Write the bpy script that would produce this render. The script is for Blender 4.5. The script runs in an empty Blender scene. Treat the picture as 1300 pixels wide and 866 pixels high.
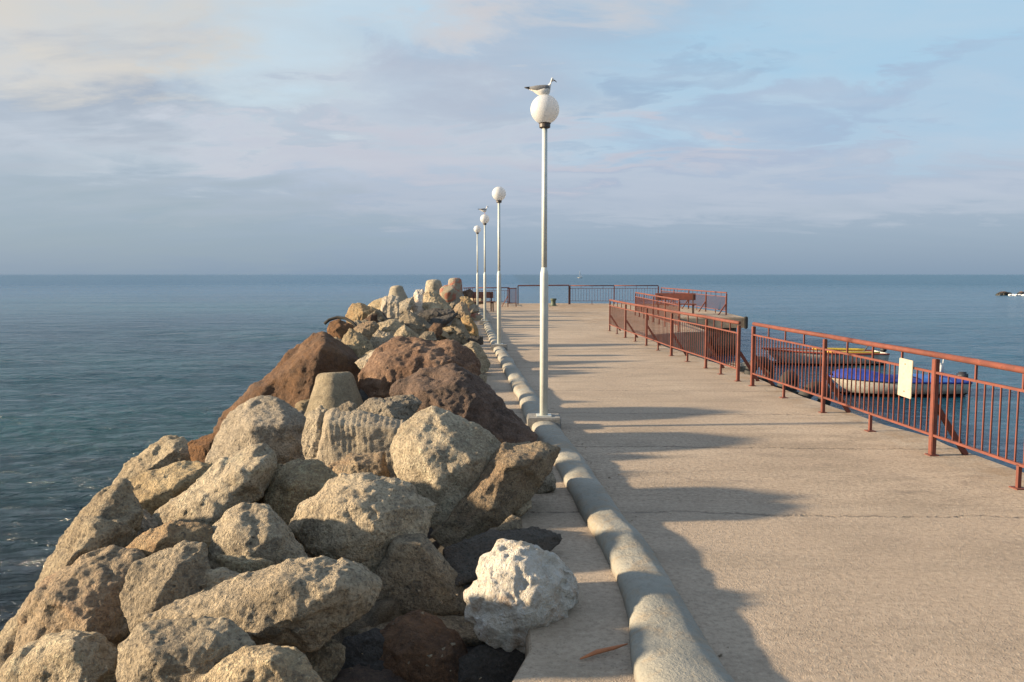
import bpy, bmesh, math, random
import numpy as np
from mathutils import Vector, Matrix, noise
R = math.radians
S = bpy.context.scene
COL = S.collection
random.seed(7)
# ------------------------------------------------------------------ camera maths
F = 1011.0; CH = 1.75; PITCH = math.atan(84.5 / F); SEA = -1.5
cp, sp_ = math.cos(PITCH), math.sin(PITCH)
def ray(px, py):
    u = (px - 650) / F; v = -(py - 433) / F
    return Vector((u, cp + v * sp_, -sp_ + v * cp))
def at_z(px, py, z=0.0):
    d = ray(px, py); t = (z - CH) / d.z
    return Vector((d.x * t, d.y * t, z))
def at_y(px, py, Y):
    d = ray(px, py); t = Y / d.y
    return Vector((d.x * t, Y, CH + d.z * t))
# ------------------------------------------------------------------ node helpers
def new_mat(name):
    m = bpy.data.materials.new(name); m.use_nodes = True
    nt = m.node_tree; nt.nodes.clear()
    out = nt.nodes.new('ShaderNodeOutputMaterial'); b = nt.nodes.new('ShaderNodeBsdfPrincipled')
    nt.links.new(b.outputs[0], out.inputs[0])
    return m, nt, b
class N:
    def __init__(s, nt): s.nt = nt
    def lk(s, a, b): s.nt.links.new(a, b)
    def put(s, sock, v):
        if isinstance(v, bpy.types.NodeSocket): s.lk(v, sock)
        elif v is not None:
            if isinstance(v, (tuple, list)) and len(v) == 3 and sock.type == 'RGBA': v = (*v, 1)
            sock.default_value = v
    def coord(s, kind='Object'): return s.nt.nodes.new('ShaderNodeTexCoord').outputs[kind]
    def pos(s): return s.nt.nodes.new('ShaderNodeNewGeometry').outputs['Position']
    def map(s, v, sc=(1, 1, 1), rot=(0, 0, 0), loc=(0, 0, 0)):
        n = s.nt.nodes.new('ShaderNodeMapping'); s.lk(v, n.inputs[0])
        n.inputs['Scale'].default_value = sc; n.inputs['Rotation'].default_value = rot; n.inputs['Location'].default_value = loc
        return n.outputs[0]
    def noise(s, v, scale, det=4, rough=.55, dist=0, col=False):
        n = s.nt.nodes.new('ShaderNodeTexNoise'); s.lk(v, n.inputs['Vector'])
        n.inputs['Scale'].default_value = scale; n.inputs['Detail'].default_value = det
        n.inputs['Roughness'].default_value = rough; n.inputs['Distortion'].default_value = dist
        return n.outputs[1 if col else 0]
    def vor(s, v, scale, feat='F1', out='Distance', rnd=1):
        for q in s.nt.nodes:
            if q.type == 'TEX_VORONOI' and abs(q.inputs['Scale'].default_value - scale) < 1e-5 and q.inputs['Vector'].links[0].from_socket == v: return q.outputs[out]
        n = s.nt.nodes.new('ShaderNodeTexVoronoi'); n.feature = feat; s.lk(v, n.inputs['Vector'])
        n.inputs['Scale'].default_value = scale; n.inputs['Randomness'].default_value = rnd
        return n.outputs[out]
    def ramp(s, f, stops):
        n = s.nt.nodes.new('ShaderNodeValToRGB'); s.lk(f, n.inputs[0]); e = n.color_ramp.elements
        while len(e) < len(stops): e.new(.5)
        for i, (p, c) in enumerate(stops):
            e[i].position = p; e[i].color = (*c, 1) if isinstance(c, tuple) else (c, c, c, 1)
        return n.outputs[0]
    def mix(s, f, a, b, mode='MIX'):
        n = s.nt.nodes.new('ShaderNodeMix'); n.data_type = 'RGBA'; n.blend_type = mode
        s.put(n.inputs[0], f); s.put(n.inputs[6], a); s.put(n.inputs[7], b)
        return n.outputs[2]
    def m(s, op, a, b=None, c=None, clamp=False):
        n = s.nt.nodes.new('ShaderNodeMath'); n.operation = op; n.use_clamp = clamp
        s.put(n.inputs[0], a); s.put(n.inputs[1], b)
        if c is not None: s.put(n.inputs[2], c)
        return n.outputs[0]
    def sep(s, v):
        n = s.nt.nodes.new('ShaderNodeSeparateXYZ'); s.lk(v, n.inputs[0]); return n.outputs
    def comb(s, x, y, z):
        n = s.nt.nodes.new('ShaderNodeCombineXYZ')
        for i, q in enumerate((x, y, z)): s.put(n.inputs[i], q)
        return n.outputs[0]
    def mr(s, v, a, b, c=0., d=1.):
        n = s.nt.nodes.new('ShaderNodeMapRange'); s.lk(v, n.inputs[0])
        for i, q in enumerate((a, b, c, d)): n.inputs[i + 1].default_value = q
        return n.outputs[0]
    def bump(s, h, strength=1, dist=.01, normal=None):
        n = s.nt.nodes.new('ShaderNodeBump'); s.lk(h, n.inputs['Height'])
        n.inputs['Strength'].default_value = strength; n.inputs['Distance'].default_value = dist
        if normal: s.lk(normal, n.inputs['Normal'])
        return n.outputs[0]
    def rnd(s): return s.nt.nodes.new('ShaderNodeObjectInfo').outputs['Random']
def simple(name, col, rough=.5, metal=0, var=.25, scale=12, bumpd=.001, dirt=None):
    m, nt, b = new_mat(name); n = N(nt); co = n.coord()
    f = n.noise(co, scale, 5, .6)
    c = n.mix(n.ramp(f, [(.3, 0.), (.7, 1.)]), tuple(x * (1 - var) for x in col), tuple(min(1, x * (1 + var * .5)) for x in col))
    if dirt: c = n.mix(n.ramp(n.noise(co, scale * 2.3, 6, .7), [(.55, 0.), (.68, 1.)]), c, dirt)
    n.lk(c, b.inputs['Base Color']); b.inputs['Roughness'].default_value = rough; b.inputs['Metallic'].default_value = metal
    n.lk(n.bump(n.noise(co, scale * 4, 4), .6, bumpd), b.inputs['Normal'])
    return m
def rock_mat(name, light, dark, patch, pit=.8, pebble=.5, orange=0., speck=1., wet=True):
    """weathered stone: light face colour, dark lichen grime, warm patches, pits and embedded pebbles"""
    m, nt, b = new_mat(name); n = N(nt)
    co = n.map(n.coord(), (1, 1, 1)); r = n.rnd()
    off = n.comb(n.m('MULTIPLY', r, 37.), n.m('MULTIPLY', r, 91.), n.m('MULTIPLY', r, 13.))
    va = nt.nodes.new('ShaderNodeVectorMath'); va.operation = 'ADD'; n.lk(co, va.inputs[0]); n.lk(off, va.inputs[1]); v = va.outputs[0]
    big = n.noise(v, 2.2, 4, .62, .4); mid = n.noise(v, 9, 5, .68, .2); fine = n.noise(v, 55, 4, .72)
    c = n.mix(n.ramp(big, [(.36, 0.), (.62, 1.)]), light, patch)
    c = n.mix(n.m('MULTIPLY', n.ramp(n.noise(v, 4.5, 5, .7, .6), [(.53, 0.), (.64, 1.)]), .55), c, dark)
    c = n.mix(n.m('MULTIPLY', n.ramp(mid, [(.35, 1.), (.5, 0.)]), .5), c, tuple(x * .55 for x in patch))
    c = n.mix(n.ramp(mid, [(.56, 0.), (.75, .6)]), c, tuple(min(.8, x * 1.35) for x in light))
    # small embedded stones
    pc = n.vor(v, 42, 'F1', 'Color'); pd = n.vor(v, 42, 'F1', 'Distance')
    ps = n.sep(pc)[0]
    pm = n.m('MULTIPLY', n.ramp(pd, [(.22, 1.), (.34, 0.)]), n.m('GREATER_THAN', ps, 1 - .45 * pebble))
    c = n.mix(n.m('MULTIPLY', pm, .6), c, n.ramp(n.sep(pc)[1], [(0., tuple(x * .6 for x in dark)), (.5, patch), (1., tuple(min(.85, x * 1.5) for x in light))]))
    # dark pits
    pv = n.vor(v, 27, 'F1', 'Distance'); pcc = n.sep(n.vor(v, 27, 'F1', 'Color'))[2]
    pits = n.m('MULTIPLY', n.ramp(n.m('ADD', pv, n.m('MULTIPLY', n.m('SUBTRACT', fine, .5), .5)), [(.13, 1.), (.26, 0.)]), n.m('MULTIPLY', n.m('GREATER_THAN', pcc, 1 - .6 * pit), n.ramp(n.noise(v, 3.3, 3), [(.45, .1), (.6, 1.)])))
    c = n.mix(n.m('MULTIPLY', pits, .7 * speck), c, tuple(x * .3 for x in dark))
    if orange: c = n.mix(n.m('MULTIPLY', n.ramp(n.noise(v, 3.1, 6, .7, .8), [(.5, 0.), (.62, 1.)]), orange), c, (.42, .2, .07))
    c = n.mix(n.m('MULTIPLY', n.ramp(fine, [(.4, 1.), (.49, 0.)]), .55 * speck), c, tuple(x * .9 for x in dark))
    c = n.mix(n.m('MULTIPLY', n.ramp(fine, [(.54, 0.), (.66, 1.)]), .5), c, tuple(min(.82, x * 1.4) for x in light))
    hv = nt.nodes.new('ShaderNodeHueSaturation'); n.lk(c, hv.inputs['Color']); n.lk(n.mr(r, 0, 1, .82, 1.12), hv.inputs['Value']); n.lk(n.mr(n.m('FRACT', n.m('MULTIPLY', r, 7.3)), 0, 1, .8, 1.15), hv.inputs['Saturation'])
    c = hv.outputs[0]
    b.inputs['Roughness'].default_value = .9
    if wet:   # tidal stain near the water line
        z = n.sep(n.pos())[2]; zz = n.m('ADD', z, n.m('MULTIPLY', n.m('SUBTRACT', mid, .5), .5))
        wm = n.mr(zz, -1.15, -.85, 1, 0); c = n.mix(wm, c, (.022, .02, .014)); n.lk(n.mr(wm, 0, 1, .9, .35), b.inputs['Roughness'])
    n.lk(c, b.inputs['Base Color'])
    h = n.m('ADD', n.m('MULTIPLY', mid, .8), n.m('ADD', n.m('MULTIPLY', fine, .8), n.m('SUBTRACT', n.m('MULTIPLY', pm, .12), n.m('MULTIPLY', pits, .35))))
    n.lk(n.bump(h, 1., .07), b.inputs['Normal'])
    return m
M = {}
M['beige'] = rock_mat('beige_concrete_rubble', (.62, .49, .31), (.13, .11, .085), (.43, .32, .19))
M['orange'] = rock_mat('ochre_concrete_rubble', (.48, .345, .18), (.13, .11, .08), (.38, .24, .11), orange=.45)
M['grey'] = rock_mat('grey_lichened_rubble', (.5, .405, .28), (.12, .105, .085), (.31, .245, .165), pit=1)
M['pale'] = rock_mat('pale_rubble', (.68, .55, .37), (.18, .15, .11), (.45, .345, .215), pit=.6)
M['white'] = rock_mat('white_limestone', (.78, .72, .62), (.38, .28, .17), (.7, .62, .5), pit=.12, pebble=.05, orange=.5, speck=.4)
M['brown'] = rock_mat('brown_red_stone', (.19, .115, .07), (.045, .033, .025), (.12, .07, .045), pit=.2, pebble=.1, orange=.12, speck=.5)
M['maroon'] = rock_mat('maroon_stone', (.29, .18, .12), (.05, .036, .028), (.15, .09, .06), pit=.2, pebble=.1, orange=.1, speck=.5)
M['pink'] = rock_mat('reddish_stone', (.44, .29, .2), (.09, .055, .042), (.22, .13, .085), pit=.15, pebble=.1, speck=.5)
M['rust'] = rock_mat('rust_orange_stone', (.24, .12, .05), (.05, .035, .025), (.13, .065, .03), pit=.3, pebble=.1, speck=.5)
M['smooth'] = rock_mat('cast_concrete', (.5, .42, .3), (.22, .2, .16), (.36, .3, .21), pit=.25, pebble=.15, speck=.5)
M['dark'] = rock_mat('dark_wet_stone', (.06, .055, .045), (.02, .02, .018), (.045, .04, .03), pit=.3, pebble=.1)
M['slate'] = rock_mat('dark_slate_stone', (.11, .095, .08), (.04, .038, .036), (.08, .065, .05), pit=.2, pebble=.1)
def graffiti():
    m = rock_mat('concrete_with_red_paint', (.42, .36, .26), (.22, .2, .16), (.36, .3, .21), pit=.25, pebble=.15)
    nt = m.node_tree; n = N(nt); b = [x for x in nt.nodes if x.type == 'BSDF_PRINCIPLED'][0]
    src = b.inputs['Base Color'].links[0].from_socket
    p = n.coord(); f = n.noise(p, 2.6, 3, .5, 1.5)
    n.lk(n.mix(n.m('MULTIPLY', n.ramp(f, [(.5, 0.), (.56, 1.)]), .75), src, (.42, .12, .075)), b.inputs['Base Color'])
    return m
M['graffiti'] = graffiti()
def groove_mat():
    m = rock_mat('board_marked_concrete', (.5, .41, .28), (.27, .22, .165), (.42, .33, .22), pit=.1, pebble=.1, speck=.3)
    return m
M['groove'] = groove_mat()
def concrete_ground():
    m, nt, b = new_mat('old_promenade_concrete'); n = N(nt); p = n.pos(); xyz = n.sep(p)
    big = n.noise(p, .35, 4, .6, .6); mid = n.noise(n.map(p, (.7, 2.2, 1)), 1.1, 6, .65, .3); fine = n.noise(p, 28, 5, .75); grit = n.noise(p, 130, 1, .7)
    c = n.mix(n.ramp(big, [(.35, 0.), (.65, 1.)]), (.345, .262, .188), (.455, .357, .262))
    c = n.mix(n.m('MULTIPLY', n.ramp(mid, [(.47, 0.), (.62, 1.)]), .6), c, (.25, .195, .14))
    c = n.mix(n.m('MULTIPLY', n.ramp(fine, [(.38, 1.), (.5, 0.)]), .6), c, (.17, .13, .09))
    c = n.mix(n.m('MULTIPLY', n.ramp(fine, [(.54, 0.), (.68, 1.)]), .6), c, (.56, .46, .34))
    # exposed aggregate speckles, strongest in worn patches
    worn = n.ramp(n.noise(p, .8, 4, .6, .5), [(.42, .15), (.6, 1.)])
    vd = n.vor(p, 55, 'F1', 'Distance'); vc = n.sep(n.vor(p, 55, 'F1', 'Color'))
    sp = n.m('MULTIPLY', n.m('MULTIPLY', n.ramp(vd, [(.2, 1.), (.34, 0.)]), n.m('GREATER_THAN', vc[0], .45)), worn)
    c = n.mix(n.m('MULTIPLY', sp, .65), c, n.ramp(vc[1], [(0., (.08, .06, .045)), (.55, (.18, .14, .1)), (1., (.5, .44, .36))]))
    stain = n.ramp(n.noise(p, 1.9, 6, .65, 1.4), [(.58, 0.), (.7, 1.)])
    c = n.mix(n.m('MULTIPLY', stain, .5), c, (.17, .13, .1))
    # transverse joints
    wob = n.m('ADD', n.m('MULTIPLY', n.m('SUBTRACT', n.noise(p, 1.3, 6, .7), .5), .35), n.m('MULTIPLY', xyz[0], .04))
    y = n.m('ADD', xyz[1], wob); jt = None
    for q in (5.78, 8.05, 10.0, 12.0, 14.9, 18.2, 21.6, 25.2, 29.5, 34.0, 39.0):
        w = .02 + .0014 * q
        d = n.mr(n.m('ABSOLUTE', n.m('SUBTRACT', y, q)), 0, w, 1, 0)
        jt = d if jt is None else n.m('MAXIMUM', jt, d)
    jn = n.m('MULTIPLY', jt, n.ramp(n.noise(p, 11, 4, .7), [(.38, .1), (.58, 1.)]))
    c = n.mix(n.m('MULTIPLY', jn, .85), c, (.09, .07, .05))
    # slab to slab tone differences
    sl = n.m('FLOOR', n.m('MULTIPLY', n.m('ADD', y, .4), .31)); slr = n.noise(n.comb(sl, 0., 0.), 3.3, 0)
    c = n.mix(n.mr(slr, .3, .7, 0, .35), c, (.41, .325, .245))
    # sandy brown dirt drifted along the seaward strip and at the pier head
    lat = n.m('ADD', xyz[0], n.m('MULTIPLY', xyz[1], .07))
    dm = n.m('MULTIPLY', n.mr(lat, .75, .2, 0, 1), n.ramp(n.noise(p, 1.7, 5, .6), [(.35, .2), (.6, 1.)]))
    c = n.mix(n.m('MULTIPLY', dm, .5), c, (.25, .185, .115))
    far = n.m('MULTIPLY', n.mr(xyz[1], 37, 42, 0, 1), n.ramp(n.noise(n.map(p, (.2, 1, 1)), 1., 4), [(.4, .3), (.6, 1.)]))
    c = n.mix(n.m('MULTIPLY', far, .6), c, (.3, .19, .1))
    # rust and damp along the rail side
    rm = n.m('MULTIPLY', n.mr(lat, 4.35, 4.8, 0, 1), n.ramp(n.noise(p, 2.5, 5, .65), [(.45, 0.), (.6, 1.)]))
    c = n.mix(n.m('MULTIPLY', rm, .55), c, (.27, .17, .09))
    z = xyz[2]; c = n.mix(n.mr(z, -1.35, -.9, 1, 0), c, (.04, .038, .025))
    n.lk(c, b.inputs['Base Color']); b.inputs['Roughness'].default_value = .88
    h = n.m('ADD', n.m('MULTIPLY', fine, .7), n.m('ADD', n.m('MULTIPLY', grit, .35), n.m('SUBTRACT', n.m('MULTIPLY', sp, .25), n.m('MULTIPLY', jn, 1.4))))
    h = n.m('ADD', h, n.m('MULTIPLY', mid, 2.0))
    n.lk(n.bump(h, 1., .014), b.inputs['Normal'])
    return m
M['ground'] = concrete_ground()
def kerb_mat():
    m, nt, b = new_mat('cement_render_kerb'); n = N(nt); p = n.pos()
    big = n.noise(p, 1.6, 6, .6, .4); fine = n.noise(p, 35, 5, .7)
    c = n.mix(n.ramp(big, [(.35, 0.), (.62, 1.)]), (.22, .21, .175), (.31, .295, .25))
    c = n.mix(n.m('MULTIPLY', n.ramp(n.noise(p, 5, 6, .7, .7), [(.48, 0.), (.62, 1.)]), .6), c, (.27, .2, .125))
    c = n.mix(n.m('MULTIPLY', n.ramp(fine, [(.34, 1.), (.48, 0.)]), .4), c, (.15, .14, .12))
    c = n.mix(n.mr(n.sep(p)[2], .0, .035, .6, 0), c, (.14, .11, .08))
    n.lk(c, b.inputs['Base Color']); b.inputs['Roughness'].default_value = .75
    n.lk(n.bump(n.m('ADD', n.m('MULTIPLY', big, 2.), n.m('MULTIPLY', fine, .7)), 1., .016), b.inputs['Normal'])
    return m
M['kerb'] = kerb_mat()
def rust_paint(name, a, bcol):
    m, nt, b = new_mat(name); n = N(nt); co = n.pos()
    c = n.mix(n.ramp(n.noise(co, 6, 6, .65), [(.35, 0.), (.65, 1.)]), a, bcol)
    c = n.mix(n.ramp(n.noise(co, 23, 6, .75), [(.56, 0.), (.66, 1.)]), c, (.09, .035, .02))
    n.lk(c, b.inputs['Base Color']); b.inputs['Roughness'].default_value = .78
    n.lk(n.bump(n.noise(co, 90, 4, .7), .6, .002), b.inputs['Normal'])
    return m
M['rail'] = rust_paint('red_oxide_paint', (.18, .05, .03), (.12, .035, .024))
M['rail_dark'] = rust_paint('dark_rusted_steel', (.09, .04, .03), (.05, .03, .025))
M['pole'] = simple('pale_grey_pole_paint', (.55, .57, .53), .42, .0, .12, 9, .0008)
M['globe'] = None
def globe():
    m, nt, b = new_mat('opal_glass'); b.inputs['Base Color'].default_value = (.68, .69, .7, 1); b.inputs['Roughness'].default_value = .35
    t = nt.nodes.new('ShaderNodeBsdfTranslucent'); t.inputs[0].default_value = (.82, .82, .82, 1)
    x = nt.nodes.new('ShaderNodeMixShader'); x.inputs[0].default_value = .42; nt.links.new(b.outputs[0], x.inputs[1]); nt.links.new(t.outputs[0], x.inputs[2])
    nt.links.new(x.outputs[0], [q for q in nt.nodes if q.type == 'OUTPUT_MATERIAL'][0].inputs[0])
    return m
M['globe'] = globe()
M['cap'] = simple('brown_lamp_collar', (.07, .055, .045), .5)
M['block'] = simple('grey_footing_concrete', (.26, .25, .23), .9, 0, .35, 14, .006, (.13, .12, .1))
M['gull_white'] = simple('white_plumage', (.72, .68, .62), .8, 0, .12, 40)
M['gull_grey'] = simple('grey_plumage', (.2, .2, .205), .8, 0, .3, 60)
M['gull_black'] = simple('black_feather', (.02, .02, .022), .7)
M['beak'] = simple('dark_beak', (.1, .05, .03), .5)
M['leg'] = simple('pink_gull_leg', (.45, .2, .15), .6)
M['boat_white'] = simple('aged_white_gelcoat', (.62, .59, .52), .4, 0, .18, 5, .001, (.36, .31, .24))
M['boat_grey'] = simple('chalky_hull_paint', (.62, .58, .52), .55, 0, .25, 5, .001, (.3, .26, .22))
M['boat_blue'] = simple('blue_canvas_cover', (.012, .04, .27), .7, 0, .4, 6, .01)
M['boat_lblue'] = simple('bright_blue_sheet', (.03, .14, .45), .5, 0, .3, 6, .004)
M['boat_red'] = simple('red_rubbing_strake', (.38, .07, .04), .5)
M['boat_yellow'] = simple('yellow_inner_hull', (.75, .5, .05), .5)
M['antifoul'] = simple('dark_antifouling', (.035, .018, .016), .6)
M['motor'] = simple('black_motor_cowl', (.03, .03, .035), .35)
M['motor_w'] = simple('pale_motor_cowl', (.6, .6, .58), .35)
M['notice'] = simple('weathered_notice_board', (.4, .36, .28), .9, 0, .15, 14, .0006, (.33, .27, .18))
M['shard'] = simple('orange_brick', (.42, .16, .07), .85)
M['sail'] = simple('white_sailcloth', (.85, .85, .85), .8)
M['wood'] = simple('weathered_bench_board', (.22, .09, .06), .8, 0, .4, 10, .003)
M['green'] = simple('dull_green_iron', (.07, .09, .06), .6)
M['rope'] = simple('black_hose', (.02, .018, .016), .95)
M['tyre'] = simple('weathered_tyre_rubber', (.035, .035, .033), .8, 0, .3, 10, .003)
M['moss'] = rock_mat('slate_with_weed', (.12, .105, .08), (.04, .045, .035), (.17, .12, .08), pit=.2, pebble=.1)
M['foam'] = simple('white_foam', (.8, .8, .8), .8)
def water():
    m, nt, b = new_mat('sea_water'); n = N(nt); p = n.pos(); s = n.sep(p)
    dist = n.m('SQRT', n.m('ADD', n.m('MULTIPLY', s[0], s[0]), n.m('MULTIPLY', s[1], s[1])))
    b.inputs['IOR'].default_value = 1.3
    # patches of teal shallows and blue depths
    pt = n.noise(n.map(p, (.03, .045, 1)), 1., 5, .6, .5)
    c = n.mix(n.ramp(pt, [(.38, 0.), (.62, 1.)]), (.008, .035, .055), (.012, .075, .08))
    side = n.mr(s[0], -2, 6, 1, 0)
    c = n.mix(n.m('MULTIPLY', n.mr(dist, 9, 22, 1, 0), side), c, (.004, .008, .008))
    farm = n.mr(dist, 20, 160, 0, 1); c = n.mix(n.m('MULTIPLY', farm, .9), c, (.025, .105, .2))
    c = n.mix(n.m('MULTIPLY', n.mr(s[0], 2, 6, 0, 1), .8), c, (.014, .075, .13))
    # sparse foam flecks near the seaward rocks
    rotp = n.map(p, (1, 1, 1), (0, 0, .5))
    fo = n.noise(n.map(rotp, (1, 2.4, 1)), 2.6, 6, .72, 1.2); fz = n.noise(p, .35, 3, .5)
    fm = n.m('MULTIPLY', n.ramp(fo, [(.635, 0.), (.685, 1.)]), n.ramp(fz, [(.45, 0.), (.56, 1.)]))
    fm = n.m('MULTIPLY', fm, n.m('MULTIPLY', n.mr(dist, 10, 26, 1, 0), side))
    c = n.mix(n.m('MULTIPLY', fm, .8), c, (.6, .62, .62))
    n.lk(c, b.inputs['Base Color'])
    n.lk(n.mr(dist, 12, 300, .09, .3), b.inputs['Roughness'])
    w1 = n.noise(n.map(p, (1, 1.35, 1), (0, 0, .25)), 2.0, 6, .66, .8)
    w2 = n.noise(n.map(p, (.6, 1.4, 1), (0, 0, -.2)), .42, 4, .6, .4)
    w3 = n.noise(n.map(p, (.5, 1.6, 1), (0, 0, .1)), .06, 6, .65, .3)
    near = n.mr(dist, 8, 90, 1, .35)
    h = n.m('ADD', n.m('MULTIPLY', n.m('MULTIPLY', w1, near), .2), n.m('ADD', n.m('MULTIPLY', w2, .5), n.m('MULTIPLY', w3, 1.3)))
    calm = n.m('SUBTRACT', 1., n.m('MULTIPLY', n.mr(s[0], 2, 6, 0, 1), n.mr(dist, 60, 20, 0, .45)))
    n.lk(n.bump(n.m('MULTIPLY', h, calm), 1., 1.), b.inputs['Normal'])
    return m
M['water'] = water()
# ------------------------------------------------------------------ mesh helpers
class MB:
    def __init__(s): s.v = []; s.f = []
    def add(s, v, f):
        o = len(s.v); s.v += [tuple(q) for q in v]; s.f += [tuple(i + o for i in t) for t in f]; return s
    def box(s, c, d, mat=None, bev=0):
        x, y, z = (q / 2 for q in d)
        if bev:
            bm = bmesh.new(); bmesh.ops.create_cube(bm, size=1); bmesh.ops.scale(bm, vec=d, verts=bm.verts)
            bmesh.ops.bevel(bm, geom=bm.edges[:], offset=bev, segments=2, affect='EDGES')
            v = [q.co.copy() for q in bm.verts]; bm.verts.index_update(); f = [[q.index for q in t.verts] for t in bm.faces]; bm.free()
        else:
            v = [Vector((a * x, b * y, e * z)) for a in (-1, 1) for b in (-1, 1) for e in (-1, 1)]
            f = [(0, 1, 3, 2), (4, 6, 7, 5), (0, 4, 5, 1), (2, 3, 7, 6), (0, 2, 6, 4), (1, 5, 7, 3)]
        if mat: v = [mat @ q for q in v]
        return s.add([q + Vector(c) for q in v], f)
    def tube(s, pts, r, n=8, cap=True):
        pts = [Vector(p) for p in pts]; rr = r if isinstance(r, (list, tuple)) else [r] * len(pts); rings = []
        for i, p in enumerate(pts):
            d = (pts[min(i + 1, len(pts) - 1)] - pts[max(i - 1, 0)]).normalized()
            up = Vector((0, 0, 1)) if abs(d.z) < .95 else Vector((1, 0, 0))
            a = d.cross(up).normalized(); b = d.cross(a)
            rings.append([p + (a * math.cos(2 * math.pi * k / n) + b * math.sin(2 * math.pi * k / n)) * rr[i] for k in range(n)])
        v = [q for g in rings for q in g]; f = []
        for i in range(len(pts) - 1):
            for k in range(n): f.append((i * n + k, i * n + (k + 1) % n, (i + 1) * n + (k + 1) % n, (i + 1) * n + k))
        if cap: f.append(tuple(range(n))); f.append(tuple((len(pts) - 1) * n + k for k in reversed(range(n))))
        return s.add(v, f)
    def lathe(s, prof, n=24, c=(0, 0, 0)):
        return s.tube([(c[0], c[1], c[2] + z) for _, z in prof], [max(r, 1e-4) for r, _ in prof], n)
    def mesh(s, name):
        me = bpy.data.meshes.new(name); me.from_pydata(s.v, [], s.f); me.update()
        bm = bmesh.new(); bm.from_mesh(me); bmesh.ops.recalc_face_normals(bm, faces=bm.faces); bm.to_mesh(me); bm.free()
        return me
    def build(s, name, mat, parent=None, smooth=False, loc=(0, 0, 0)):
        me = s.mesh(name)
        if smooth: me.polygons.foreach_set('use_smooth', [True] * len(me.polygons))
        return link(name, me, mat, parent, loc)
def link(name, me, mat=None, parent=None, loc=(0, 0, 0)):
    o = bpy.data.objects.new(name, me)
    if mat is not None and me is not None and not me.materials: me.materials.append(mat)
    COL.objects.link(o); o.location = loc
    if parent: o.parent = parent
    return o
def tag(o, label, cat, group=None, kind=None):
    if label: o['label'] = label
    if cat: o['category'] = cat
    if group: o['group'] = group
    if kind: o['kind'] = kind
    return o
def empty(name, loc, rz=0):
    o = bpy.data.objects.new(name, None); o.empty_display_size = .2; COL.objects.link(o); o.location = loc; o.rotation_euler = (0, 0, rz); return o
def struct(o): o['kind'] = 'structure'; return o
# ------------------------------------------------------------------ rocks
def fbm(p, o=3):
    a = 0; w = 1.
    for _ in range(o): a += noise.noise(p) * w; p = p * 2.13; w *= .5
    return a
def remesh_arrays(bm, voxel):
    me = bpy.data.meshes.new('tmp'); bm.to_mesh(me); bm.free()
    o = bpy.data.objects.new('tmp', me); COL.objects.link(o)
    md = o.modifiers.new('r', 'REMESH'); md.mode = 'VOXEL'; md.voxel_size = voxel
    dg = bpy.context.evaluated_depsgraph_get(); dg.update()
    m2 = bpy.data.meshes.new_from_object(o.evaluated_get(dg))
    bpy.data.objects.remove(o); bpy.data.meshes.remove(me)
    return m2
def facet(q, k):
    ds, ps = noise.voronoi(q)
    h = noise.noise_vector(ps[0] * 3.3) ; h2 = noise.noise_vector(ps[1] * 3.3)
    w = min(1., (ds[1] - ds[0]) * 11); a = (q - ps[0]).dot(h) + .45 * h.x; b = (q - ps[1]).dot(h2) + .45 * h2.x
    return k * (a * (.5 + .5 * w) + b * (.5 - .5 * w))
def roughen(me, r, seed, smooth=2, a1=.09, a2=.022, a3=.009, groove=None, ridged=0., f2=5.5, fac=.16):
    bm = bmesh.new(); bm.from_mesh(me)
    for _ in range(smooth): bmesh.ops.smooth_vert(bm, verts=bm.verts, factor=.5, use_axis_x=True, use_axis_y=True, use_axis_z=True)
    bm.normal_update(); so = Vector((seed * 3.7, seed * 1.3, seed * 7.1)); new = []
    for v in bm.verts:
        p = v.co; q = p + so
        d = a1 * r * fbm(q * (1.1 / r), 2) + facet(q * (1.5 / r), fac * r) + facet(q * (5 / r) + Vector((3, 3, 3)), fac * r * .3)
        t = fbm(q * f2, 3); d += a2 * t
        if a2 > .02: d -= a2 * .5 * max(0, abs(noise.noise(q * (f2 * .7) + Vector((9, 9, 9)))) * -1 + .12) * 5
        d += a3 * fbm(q * 19, 3) + a3 * .5 * abs(noise.noise(q * 47))
        if ridged: d -= ridged * max(0, .25 - abs(fbm(q * (1.6 / r), 2))) * 4
        if groove: d += groove[0] * (abs(((p.x * groove[2] + p.z * groove[3]) * groove[1]) % 1 - .5) * 2 - .5) * (.6 + noise.noise(q * 6))
        new.append(p + v.normal * d)
    for v, p in zip(bm.verts, new): v.co = p
    for f in bm.faces: f.smooth = True
    bm.to_mesh(me); bm.free()
def hull_mesh(pts, voxel):
    bm = bmesh.new()
    for p in pts: bm.verts.new(p)
    res = bmesh.ops.convex_hull(bm, input=bm.verts)
    bmesh.ops.delete(bm, geom=[g for g in bm.verts if not g.link_faces], context='VERTS')
    bmesh.ops.recalc_face_normals(bm, faces=bm.faces)
    return remesh_arrays(bm, voxel)
Z1 = lambda x, y: (x / 2.74, 550 + y / 2.74)
Z2 = lambda x, y: (350 + x / 2.74, 550 + y / 2.74)
Z3 = lambda x, y: (240 + x / 3.2075, 340 + y / 3.2075)
Z4 = lambda x, y: (420 + x / 5, 320 + y / 5)
ZP = lambda x, y: (x, y)
rid = [0]
def crest(X, Y):
    t = min(1, max(0, (Y - 6) / 16)); c = .25 + .85 * t * t * (3 - 2 * t)
    L = X + .07 * (Y - 4)
    if L < -1.9: c -= (-1.9 - L) * .5
    return c
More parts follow.
